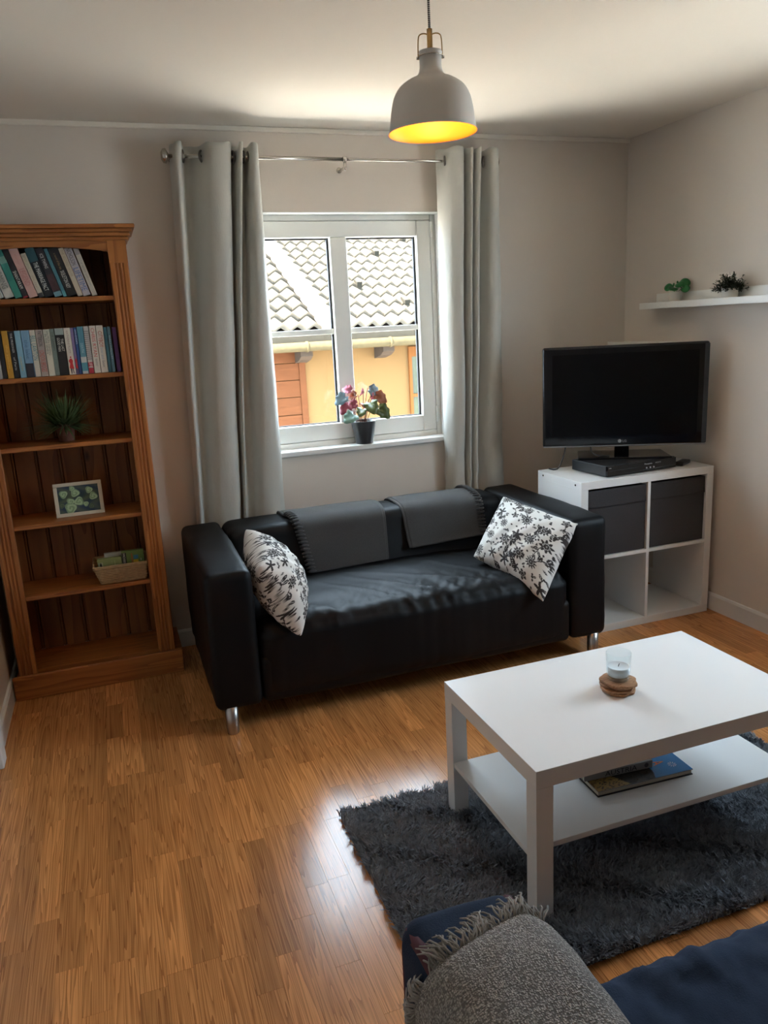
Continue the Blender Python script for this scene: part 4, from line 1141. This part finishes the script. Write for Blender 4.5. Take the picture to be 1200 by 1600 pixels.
MB().rbox((-0.395, 0.0, z0), (0.395, 0.045, z1), 0.012, (8, 2, 8)).build('casing', 'tv_black', tv, smooth=True, local=True)
cas = [c for c in bpy.data.objects if c.name.startswith('casing')][0]
MB().rbox((-0.30, 0.03, z0 + 0.05), (0.30, 0.085, z1 - 0.06), 0.02, (4, 1, 4)).build('rear_cover', 'plastic_black', tv, smooth=True, local=True)
box((-0.348, -0.0012, z0 + 0.055), (0.348, 0.004, z1 - 0.038)).build('screen', 'tv_screen', cas, local=True)
box((0.372, -0.0012, z0 + 0.010), (0.394, 0.004, z1 - 0.010)).build('edge_strip', 'tv_edge', cas, local=True)
box((-0.392, -0.002, z0 + 0.0), (0.392, 0.012, z0 + 0.007)).build('lower_trim', 'tv_silver', cas, local=True, bevel=0.002)
lg = MB().cyl((-0.017, -0.0012, z0 + 0.027), (-0.017, 0.002, z0 + 0.027), 0.0085, n=20); lg.build('logo_disc', 'logo', cas, local=True)
lr = MB(); lr.tube([(-0.017 + 0.0062 * math.cos(a), -0.0016, z0 + 0.027 + 0.0062 * math.sin(a)) for a in np.linspace(0.35, 6.0, 18)], 0.0006, n=5); lr.box((-0.0185, -0.0018, z0 + 0.0235), (-0.0175, -0.001, z0 + 0.030)); lr.box((-0.0185, -0.0018, z0 + 0.0235), (-0.0155, -0.001, z0 + 0.0243)); lr.build('logo_face', 'gasket', cas, local=True)
text('LG', 'logo', cas, (-0.003, -0.0006, z0 + 0.0215), (1, 0, 0), (0, 0, 1), 0.019, 0.011, local=True)
MB().tube([(0, 0.05, 0.006), (0, 0.05, z0 + 0.07)], 0.036, n=24).build('stand_neck', 'tv_black', tv, smooth=True, local=True)
MB().prism([(-0.225, -0.07), (0.225, -0.07), (0.21, 0.16), (-0.21, 0.16)], 'z', 0.0, 0.009).build('stand_base', 'tv_black', tv, local=True, bevel=0.003)
rb = thing('remote_control', 'small black remote lying right of the disc player', 'remote control', (2.60, -0.690, KH + 0.001), math.radians(30))
MB().rbox((-0.055, -0.022, 0.0), (0.055, 0.022, 0.020), 0.007, (3, 2, 1)).build('body', 'plastic_black', rb, smooth=True, local=True)
for k in range(3): box((-0.035 + k * 0.025, -0.008, 0.0198), (-0.022 + k * 0.025, 0.008, 0.0208)).build('button', 'tv_edge', rb, local=True)
cb = thing('television_cable', 'thin black cable drooping behind the television, nearer the curtain', 'cable', (2.05, -0.50, KH))
MB().tube(spline([(2.09, -0.43, 0.95), (2.06, -0.455, 0.86), (2.02, -0.47, 0.79), (2.00, -0.46, 0.7745), (1.99, -0.42, 0.7745)], 24).tolist(), 0.0035, n=8).build('cable', 'gasket', cb, smooth=True)
cb = thing('television_cable', 'thin black cable looping above the disc player by the stand', 'cable', (2.2, -0.52, 0.83))
MB().tube(spline([(2.19, -0.49, 0.93), (2.175, -0.52, 0.86), (2.19, -0.56, 0.841), (2.24, -0.58, 0.8400)], 24).tolist(), 0.003, n=8).build('cable', 'gasket', cb, smooth=True)

# picture ledges on the right wall
def ledge(label, y0, y1, z, rail=0.045):
    r = thing('picture_ledge', label, 'wall shelf', (XR - 0.06, (y0 + y1) / 2, z - 0.03), group='picture ledges')
    box((XR - 0.120, y0, z - 0.032), (XR - 0.112, y1, z)).build('front_lip', 'white_shelf', r, bevel=0.001)
    box((XR - 0.112, y0, z - 0.020), (XR - 0.012, y1, z - 0.008)).build('board', 'white_shelf', r)
    box((XR - 0.012, y0, z - 0.032), (XR, y1, z + rail)).build('back_rail', 'white_shelf', r, bevel=0.001)
ledge('long white picture ledge with two small plants on right wall', -1.45, -0.283, 1.576)
ledge('short white picture ledge almost hidden behind the television', -0.56, -0.008, 1.376, rail=-0.004)
pc = (XR - 0.062, -0.492, 1.568)
pp = thing('potted_pilea', 'small round-leaved green plant in white pot on the ledge', 'potted plant', pc)
pot(pp, pc, 0.024, 0.031, 0.054, 'pot_white')
def disc_leaf(name, parent, base, tip_dir, size, mat, lobes=0, cup=0.15, face=None):
    """leaf blade with its own outline, attached at base"""
    d = Vector(tip_dir).normalized(); side = d.cross(Vector((0, 0, 1)))
    if side.length < 0.1: side = Vector((1, 0, 0))
    side.normalize(); nn = side.cross(d).normalized()
    if face:
        nn = Vector(face); nn = (nn - d * nn.dot(d)).normalized(); side = d.cross(nn)
    V = [Vector(base) + d * size * 0.25]; n = 28; F = []
    fold = 0.16 if lobes else 0.0
    for ring, rr in enumerate((0.55, 1.0)):
        for k in range(n):
            a = 2 * math.pi * k / n
            rad = size * 0.5 * rr
            if lobes:
                rad *= 0.86 + 0.09 * math.cos(lobes * a) + (0.42 * max(0, math.cos(a)) ** 5) - 0.45 * max(0, -math.cos(a)) ** 8
            V.append(Vector(base) + d * (size * 0.42 + rad * math.cos(a)) + side * rad * math.sin(a) * 0.95 + nn * (-cup * size * rr * rr * (0.4 + 0.6 * math.cos(a) ** 2) + 0.03 * size * math.cos(3 * a) * rr + fold * size * abs(math.sin(a)) * rr - 0.04 * size * fold * 6 * abs(math.sin(3.5 * a)) * rr))
    for k in range(n):
        l = (k + 1) % n
        F.append((0, 1 + k, 1 + l)); F.append((1 + k, 1 + n + k, 1 + n + l, 1 + l))
    o = MB().add(V, F).build(name, mat, parent, smooth=True)
    so = o.modifiers.new('t', 'SOLIDIFY'); so.thickness = 0.0008
    return o
for az, el, L, sz in ((2.2, .9, .052, .034), (-2.6, .75, .050, .042), (-1.7, 1.1, .060, .040), (-.9, 1.0, .070, .042), (.4, 1.0, .062, .036), (-1.2, .55, .055, .036), (1.3, .8, .06, .036)):
    b0 = Vector((pc[0], pc[1], pc[2] + 0.044)); d = Vector((math.cos(az) * math.cos(el), math.sin(az) * math.cos(el), math.sin(el)))
    tip = b0 + d * L
    MB().tube([b0, b0 + d * L * .5 + Vector((0, 0, .004)), tip], 0.0011, n=6).build('stem', 'stem_green', pp, smooth=True)
    disc_leaf('leaf', pp, tip - Vector((math.cos(az), math.sin(az), 0)) * sz * .35, (math.cos(az), math.sin(az), -0.35), sz * 1.25, 'pilea', cup=0.08, face=(-.62, -.62, .5))
pc = (XR - 0.062, -0.862, 1.568)
pp = thing('potted_bush_plant', 'small dark bushy plant in white pot on the ledge', 'potted plant', pc)
pot(pp, pc, 0.033, 0.038, 0.050, 'pot_white')
mb = MB(); sm_ = MB()
for i in range(170):
    az = random.uniform(0, 6.283); el = math.asin(random.uniform(-0.12, 1)); L = random.uniform(.045, .078)
    b0 = Vector((pc[0], pc[1], pc[2] + 0.045)); d = Vector((math.cos(az) * math.cos(el) * 1.15, math.sin(az) * math.cos(el) * 1.15, math.sin(el)))
    if b0.x + d.x * L > XR - 0.016: d.x *= 0.4
    sm_.tube([b0, b0 + d * L], 0.0006, n=4)
    for q in range(7):
        p_ = b0 + d * L * random.uniform(.45, 1.0) + Vector((random.uniform(-.006, .006), random.uniform(-.006, .006), random.uniform(-.006, .006)))
        blade(mb, p_, random.uniform(0, 6.28), random.uniform(-.5, 1), 0.013, 0.0042, 0.1, seg=2)
o = mb.build('foliage', 'bush', pp); o['kind'] = 'stuff'
sm_.build('twigs', 'bush', pp)

# begonia on the sill
sc = (1.146, 0.018, WZ0 + 0.005)
bg_ = thing('potted_begonia', 'begonia with red and green leaves in dark pot on windowsill', 'potted plant', sc)
MB().lathe([(0, 0), (0.043, 0), (0.0455, 0.004), (0.060, 0.085), (0.0645, 0.114), (0.0645, 0.118), (0.061, 0.118), (0.060, 0.10), (0, 0.10)], sc, 36).build('pot', 'pot_dark', bg_, smooth=True)
MB().lathe([(0, 0.102), (0.060, 0.102)], sc, 24).build('soil', 'soil', bg_)
LV = {'red': plainmat('begonia_red', (.34, .06, .09), .45), 'green': plainmat('begonia_green', (.10, .13, .035), .4), 'teal': plainmat('begonia_silver_green', (.15, .26, .20), .4), 'blue': plainmat('begonia_silver', (.17, .26, .31), .4), 'rust': plainmat('begonia_rust', (.30, .085, .035), .45), 'pink': plainmat('begonia_pink', (.50, .13, .20), .45)}
for (dx, dy, dz, az, dn, sz, c_) in ((-.085, .0, .195, 2.9, -.7, .075, 'blue'), (-.075, -.01, .135, 3.1, -.9, .070, 'red'), (-.055, -.04, .070, 3.6, -.45, .085, 'teal'), (-.045, .0, .085, 3.0, -.1, .07, 'rust'), (-.02, .02, .185, 2.4, -.2, .055, 'rust'), (.005, .0, .20, 1.6, -.2, .06, 'pink'), (.035, .01, .222, .4, -.5, .075, 'blue'), (.02, -.04, .150, -1.5, -.9, .085, 'green'), (.065, .0, .185, 0, -.75, .075, 'rust'), (.070, -.02, .105, -.2, -1.1, .085, 'green'), (.045, .02, .10, .6, -.4, .06, 'pink'), (.015, .03, .09, 1.2, .2, .06, 'rust'), (-.03, -.02, .13, 2.6, -.2, .06, 'red'), (.04, -.01, .165, .8, -.3, .06, 'pink'), (-.01, -.03, .10, -2.2, -.6, .065, 'green'), (-.05, .01, .215, 2.2, .1, .055, 'pink')):
    tip = Vector((sc[0] + dx * .95, sc[1] + dy - 0.012, sc[2] + 0.116 + dz * .76))
    base_ = Vector((sc[0] + dx * .15, sc[1] + dy * .2, sc[2] + 0.10))
    MB().tube([base_, base_.lerp(tip, .55) + Vector((-dx * .08, 0, .012)), tip], 0.0017, n=6).build('stem', 'stem', bg_, smooth=True)
    disc_leaf('leaf', bg_, tip, (math.cos(az), math.sin(az) * .8 - .15, dn), sz * 1.05, LV[c_], lobes=7, cup=0.12, face=(-.3, -.85, .45))

# ------------------------------------------------------------------ coffee table
TX0, TX1, TY0, TY1 = 0.773, 1.673, -2.345, -1.795
ct = thing('coffee_table', 'white rectangular coffee table with lower shelf on grey rug', 'coffee table', ((TX0 + TX1) / 2, (TY0 + TY1) / 2, 0))
box((TX0, TY0, 0.40), (TX1, TY1, 0.45)).build('tabletop', 'white_lam', ct, bevel=0.0015)
RUGZ = 0.0
for x in (TX0, TX1 - 0.05):
    for y in (TY0, TY1 - 0.05):
        box((x + 0.0005, y + 0.0005, RUGZ + 0.008), (x + 0.0495, y + 0.0495, 0.3995)).build('leg', 'white_lam', ct, bevel=0.001)
box((TX0 + 0.002, TY0 + 0.051, 0.180), (TX1 - 0.002, TY1 - 0.051, 0.196)).build('lower_shelf', 'white_lam', ct, bevel=0.001)

cc = Vector((1.213, -2.068, 0.45))
for k in range(4):
    lab = ['lowest wooden slice coaster under the candle', 'wooden slice coaster second from the bottom of the stack', 'wooden slice coaster third from the bottom of the stack', 'topmost wooden slice coaster carrying the candle glass'][k]
    r = 0.050 if k < 3 else 0.051
    ph = k * 1.3
    n = 40; zz = cc.z + 0.0006 + k * 0.0086
    ox, oy = 0.003 * math.cos(ph * 2), 0.003 * math.sin(ph * 3)
    poly = []
    for q in range(n):
        a = 2 * math.pi * q / n
        rr = r * (1 + 0.06 * math.sin(2 * a + ph) + 0.045 * math.sin(5 * a + 2 * ph) + 0.03 * math.sin(9 * a + ph))
        poly.append((cc.x + ox + rr * math.cos(a), cc.y + oy + rr * math.sin(a)))
    o = MB().prism(poly, 'z', zz, zz + 0.0078).build('wooden_coaster', 'coaster', None, bevel=0.0015)
    tag(o, lab, 'coaster', 'stacked wooden coasters')
zc = cc.z + 0.0006 + 4 * 0.0086 + 0.0002
cg = thing('candle_glass', 'clear glass with white candle on the wooden coasters', 'candle', (cc.x, cc.y, zc))
MB().lathe([(0, 0), (0.028, 0), (0.031, 0.003), (0.034, 0.02), (0.0365, 0.083), (0.0355, 0.0845), (0.0345, 0.083), (0.0325, 0.022), (0.030, 0.012), (0, 0.010)], (cc.x, cc.y, zc), 40).build('glass', 'cglass', cg, smooth=True)
MB().lathe([(0, 0.0125), (0.0285, 0.0135), (0.0315, 0.022), (0.0327, 0.042), (0.031, 0.0405), (0, 0.039)], (cc.x, cc.y, zc), 40).build('wax', 'wax', cg, smooth=True)
MB().tube([(cc.x, cc.y, zc + 0.037), (cc.x + 0.001, cc.y, zc + 0.044), (cc.x + 0.003, cc.y - 0.001, zc + 0.048)], 0.0011, n=6).build('wick', 'gasket', cg, smooth=True)

bkz = 0.1964
bb = thing('picture_book', 'large blue and dark landscape picture book on the lower table shelf', 'book', (1.235, -2.07, bkz), -0.05)
w_, d_, h_ = 0.318, 0.235, 0.018
box((-w_ / 2, -d_ / 2, 0), (w_ / 2, d_ / 2, 0.0025)).build('back_cover', plainmat('book_dark', (.03, .03, .035)), bb, local=True)
box((-w_ / 2 + .003, -d_ / 2 + .004, 0.0026), (w_ / 2 - .002, d_ / 2 - .002, h_ - 0.0026)).build('pages', 'paper', bb, local=True)
nu, nv = 120, 80
U, V_ = np.meshgrid(np.linspace(0, 1, nu), np.linspace(0, 1, nv))
nz_ = np.sin(U * 43 + 5 * np.sin(V_ * 31)) * np.sin(V_ * 57 + 4 * np.sin(U * 37)) * .5 + .5
sky = np.stack([.035 + 0 * U, .19 + .05 * V_, .42 + .08 * V_], -1)
rock = np.stack([.030 + .02 * nz_, .028 + .018 * nz_, .024 + .014 * nz_], -1)
gold = np.stack([.20 + .12 * nz_, .13 + .08 * nz_, .045 + .02 * nz_], -1)
edge_ = 0.60 + 0.10 * np.sin(V_ * 6) - 0.25 * V_
c_ = np.where((U < edge_)[..., None], rock, sky)
c_ = np.where(((U < .28 - .45 * (V_ - .15)) & (nz_ > .25))[..., None], gold, c_)
cv = MB(); cv.grid(lambda u, v: (-w_ / 2 + u * w_, -d_ / 2 + v * d_, h_), nu, nv)
cv.col = np.concatenate([c_.reshape(-1, 3), np.ones((nu * nv, 1))], 1)
M['cover_print'] = colattr('glossy_cover_print', 0.25)
cv.build('cover_print', 'cover_print', bb, local=True)
box((-w_ / 2, -d_ / 2, h_ - 0.0025), (w_ / 2, d_ / 2, h_ - 0.0003)).build('front_cover', plainmat('book_grey', (.30, .29, .27)), bb, local=True)
om = plainmat('orange_letters', (.75, .22, .04))
for k, (ch, yy) in enumerate((('A', -.055), ('I', -.028), ('R', -.002), ('T', .026), ('S', .054))):
    text(ch, om, bb, (.065 + .003 * k, yy + .012, h_ + .0002), (0, -1, 0), (1, 0, 0), 0.020 if ch != 'I' else .006, 0.038, local=True)
em = MB()
for q in range(10):
    a = q * math.pi / 5; em.add([(.118 + .002 * math.cos(a + .3), -.075 + .002 * math.sin(a + .3), h_ + .0006), (.118 + .013 * math.cos(a), -.075 + .013 * math.sin(a), h_ + .0006), (.118 + .013 * math.cos(a + .25), -.075 + .013 * math.sin(a + .25), h_ + .0006)], [(0, 1, 2)])
em.build('emblem', plainmat('emblem_white', (.7, .7, .72)), bb, local=True)
tb = thing('travel_guide_book', 'grey travel guide lettered AUSTRIA lying on the picture book', 'book', (1.180, -2.058, bkz + h_ + 0.0012), -0.08)
w2_, d2_, h2_ = 0.225, 0.15, 0.024
cv = MB(); cv.prism([(-d2_ / 2, 0.001), (-d2_ / 2 + .001, 0), (d2_ / 2, 0), (d2_ / 2, .0018), (-d2_ / 2 + .003, .0018), (-d2_ / 2 + .003, h2_ - .0018), (d2_ / 2, h2_ - .0018), (d2_ / 2, h2_), (-d2_ / 2 + .001, h2_), (-d2_ / 2, h2_ - .001)], 'x', -w2_ / 2, w2_ / 2)
cv.build('cover', plainmat('guide_grey', (.36, .34, .31)), tb, local=True)
box((-w2_ / 2 + .002, -d2_ / 2 + .003, .002), (w2_ / 2 - .002, d2_ / 2 - .002, h2_ - .002)).build('pages', 'paper', tb, local=True)
text('AUSTRIA', plainmat('black_letters', (.015, .015, .015)), tb, (-.045, -d2_ / 2 - .0003, .004), (1, 0, 0), (0, 0, 1), .105, .0155, local=True)
MB().cyl((.092, -d2_ / 2 - .0006, .012), (.092, -d2_ / 2 + .001, .012), .007, n=16).build('emblem', plainmat('emblem_dark', (.09, .085, .08)), tb, local=True)

# ------------------------------------------------------------------ shag rug
RX0, RX1, RY0, RY1 = 0.435, 1.955, -2.505, -1.690
rg = thing('shag_rug', 'dark grey shaggy rug under the coffee table', 'rug', ((RX0 + RX1) / 2, (RY0 + RY1) / 2, 0))
box((RX0 + .006, RY0 + .006, 0.0005), (RX1 - .006, RY1 - .006, 0.007)).build('backing', 'rug', rg)
NB = 140000
px = rng.uniform(RX0, RX1, NB); py = rng.uniform(RY0, RY1, NB)
# keep the tufts out of the table legs
ok = np.ones(NB, bool)
for x in (TX0, TX1 - .05):
    for y in (TY0, TY1 - .05):
        ok &= ~((px > x - .004) & (px < x + .054) & (py > y - .004) & (py < y + .054))
px, py = px[ok], py[ok]; NB = len(px)
cl = np.sin(px * 61 + 3 * np.sin(py * 47)) * np.sin(py * 67 + 3 * np.sin(px * 53))
az = rng.uniform(0, 6.283, NB) * .5 + 1.6 * cl + 2.0 * np.sin(px * 17 + py * 23); ln = rng.uniform(.020, .032, NB) + .004 * cl; lean = rng.uniform(.35, 1.05, NB)
wd = rng.uniform(.0010, .0019, NB)
dx, dy = np.cos(az), np.sin(az); sx, sy = -dy, dx
def pts3(t, wf, zf): 
    return np.stack([px + dx * ln * np.sin(lean) * t + sx * wd * wf, py + dy * ln * np.sin(lean) * t + sy * wd * wf, .005 + ln * np.cos(lean * .75) * zf], -1)
P_all = np.stack([pts3(0, -1, 0), pts3(0, 1, 0), pts3(.35, 1.1, .62), pts3(.35, -1.1, .62), pts3(.95, .5, .98), pts3(.95, -.5, .98)], 1).reshape(-1, 3)
me = bpy.data.meshes.new('pile')
nv_ = len(P_all); me.vertices.add(nv_); me.vertices.foreach_set('co', P_all.astype(np.float32).ravel())
base_i = (np.arange(NB) * 6)[:, None]
q = np.concatenate([base_i + np.array([[0, 1, 2, 3]]), base_i + np.array([[3, 2, 4, 5]])], 1).reshape(-1)
me.loops.add(len(q)); me.loops.foreach_set('vertex_index', q.astype(np.int32))
me.polygons.add(2 * NB); me.polygons.foreach_set('loop_start', (np.arange(2 * NB) * 4).astype(np.int32))
me.update(calc_edges=True); me.validate()
me.materials.append(M['rug_pile'])
o = bpy.data.objects.new('pile', me); COL.objects.link(o); o.parent = rg; o.matrix_parent_inverse = wmat(rg).inverted(); o['kind'] = 'stuff'

# ------------------------------------------------------------------ grey throw over the navy arm
th = thing('woven_throw', 'grey tweed throw with fringe over the navy sofa arm', 'throw', (0.29, -3.3, 0.69))
AX0, AX1 = 0.218, 0.402
cs = spline([(AX0 - .024, .30), (AX0 - .022, .42), (AX0 - .020, .55), (AX0 - .014, .64), (AX0 + .012, .684), (AX0 + .06, .697), (AX0 + .13, .697), (AX1 - .02, .688), (AX1 + .012, .655), (AX1 + .022, .58), (AX1 + .026, .50), (AX1 + .05, .462), (AX1 + .10, .456)], 70)
csl = np.r_[0, np.cumsum(np.linalg.norm(np.diff(cs, axis=0), axis=1))]
nv = 90; YF, YE = -2.990, -3.72
V = []; UVs = []
def front(u):  # wavy front edge
    return YF + 0.012 * math.sin(u * 9 + 1) + 0.008 * math.sin(u * 23) - 0.012 * (1 - u)
for j in range(nv):
    t = j / (nv - 1)
    for i in range(70):
        u = i / 69
        y = front(u) + (YE - front(u)) * t
        nn = 0.010 * noise.noise(Vector((u * 5, y * 6, 3.3))) + 0.004 * noise.noise(Vector((u * 16, y * 18, 1.3)))
        roll = -0.010 * math.exp(-(t / 0.02) ** 2)
        x, z = cs[i]
        V.append((x + (nn if z < .63 else 0) * (-1 if x < .29 else 1), y, max(z, .0) + (nn + .004 + roll if z > .6 else 0)))
        UVs.append((csl[i], -y))
mb = MB(); mb.v = V; mb.uv = UVs
for j in range(nv - 1):
    for i in range(69):
        a = j * 70 + i; mb.f.append((a, a + 70, a + 71, a + 1))
o = mb.build('cloth', 'throw', th, smooth=True)
so = o.modifiers.new('t', 'SOLIDIFY'); so.thickness = 0.006; so.offset = 1.0
fg = MB()
for k in range(150):
    u = (k + random.random()) / 150
    i = min(int(u * 69), 68)
    p_ = Vector(V[i]).lerp(Vector(V[i + 1]), u * 69 - i)
    top_ = p_.z > .66
    for q in range(3):
        L = random.uniform(.032, .052); a = random.uniform(-.5, .5) + .35 * math.sin(k * .5)
        nrm = Vector((0, 0, 1)) if top_ else Vector((-1 if p_.x < .29 else 1, 0, 0))
        tan = Vector((1, 0, 0)) if top_ else Vector((0, 0, -1))
        d = Vector((0, 1, 0)) * math.cos(a) + tan * math.sin(a) * (1 if top_ else .8) + (Vector((0, 0, 0)) if top_ else Vector((0, 0, -.45)))
        b0 = p_ + nrm * .004 + tan * random.uniform(-.002, .002)
        pts = []
        for s in range(5):
            f = s / 4
            pts.append(b0 - Vector((0, .006, 0)) + d * L * f + nrm * (.010 * math.sin(f * 2.6) - .012 * f * f * random.uniform(.4, 1)) + tan * .003 * math.sin(f * 7 + q * 2))
        fg.tube(pts, [.0017, .0017, .0016, .0015, .0009], n=5)
o = fg.build('fringe', 'fringe', th, smooth=True); o['kind'] = 'stuff'

# ------------------------------------------------------------------ pendant lamp
LX, LY = 0.800, -1.790
pd = thing('pendant_lamp', 'cream enamel bell pendant lamp with lit yellow inside', 'pendant lamp', (LX, LY, 2.0))
zr = 2.019
out = [(.1165, 0.0), (.1150, .006), (.1110, .030), (.1075, .055), (.1000, .085), (.0860, .108), (.0640, .124), (.0440, .133), (.0335, .141), (.0295, .152), (.0285, .165), (.0290, .186), (.0310, .190), (.0300, .194), (.0, .196)]
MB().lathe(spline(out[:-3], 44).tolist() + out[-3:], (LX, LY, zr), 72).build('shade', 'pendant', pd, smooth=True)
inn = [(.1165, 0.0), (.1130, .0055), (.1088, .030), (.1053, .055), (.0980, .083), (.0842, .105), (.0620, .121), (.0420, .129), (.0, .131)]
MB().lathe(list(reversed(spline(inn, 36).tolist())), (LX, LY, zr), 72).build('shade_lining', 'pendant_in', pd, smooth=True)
MB().cyl((LX, LY, zr + .182), (LX, LY, zr + .246), .0072, n=16).build('stem', 'brass', pd, smooth=True)
for s in (-1, 1):
    ux, uy = 0.94 * s, -0.34 * s
    MB().tube(spline([(LX + ux * .0315, LY + uy * .0315, zr + .176), (LX + ux * .030, LY + uy * .030, zr + .222), (LX + ux * .025, LY + uy * .025, zr + .234), (LX + ux * .012, LY + uy * .012, zr + .236), (LX, LY, zr + .230)], 16).tolist(), .0016, n=6).build('bail_wire', 'brass', pd, smooth=True)
    MB().tube([(LX + ux * .029, LY + uy * .029, zr + .180), (LX + ux * .036, LY + uy * .036, zr + .180)], .0035, n=10).build('bail_stud', 'nickel', pd, smooth=True)
MB().tube([(LX + .0315 * math.cos(a), LY + .0315 * math.sin(a), zr + .182) for a in np.linspace(0, 6.283, 33)[:-1]], .0016, n=6, closed=True).build('neck_ring', 'nickel', pd, smooth=True)
MB().cyl((LX, LY, zr + .244), (LX, LY, ZC - .02), .0033, n=10).build('cord', 'cord_bw', pd, smooth=True)
MB().lathe([(.048, ZC), (.046, ZC - .012), (.035, ZC - .024), (.004, ZC - .028)], (LX, LY, 0), 32).build('ceiling_cup', 'pendant', pd, smooth=True)
MB().lathe([(0, .045), (.018, .047), (.030, .060), (.030, .078), (.018, .098), (.013, .115), (.013, .129)], (LX, LY, zr), 24).build('bulb', 'bulb', pd, smooth=True)
pl_ = bpy.data.lights.new('pendant_light', 'POINT'); pl_.energy = 2.0; pl_.color = (1.0, 0.45, 0.10); pl_.shadow_soft_size = 0.02
po = bpy.data.objects.new('pendant_light', pl_); COL.objects.link(po); po.location = (LX, LY, zr + .036)
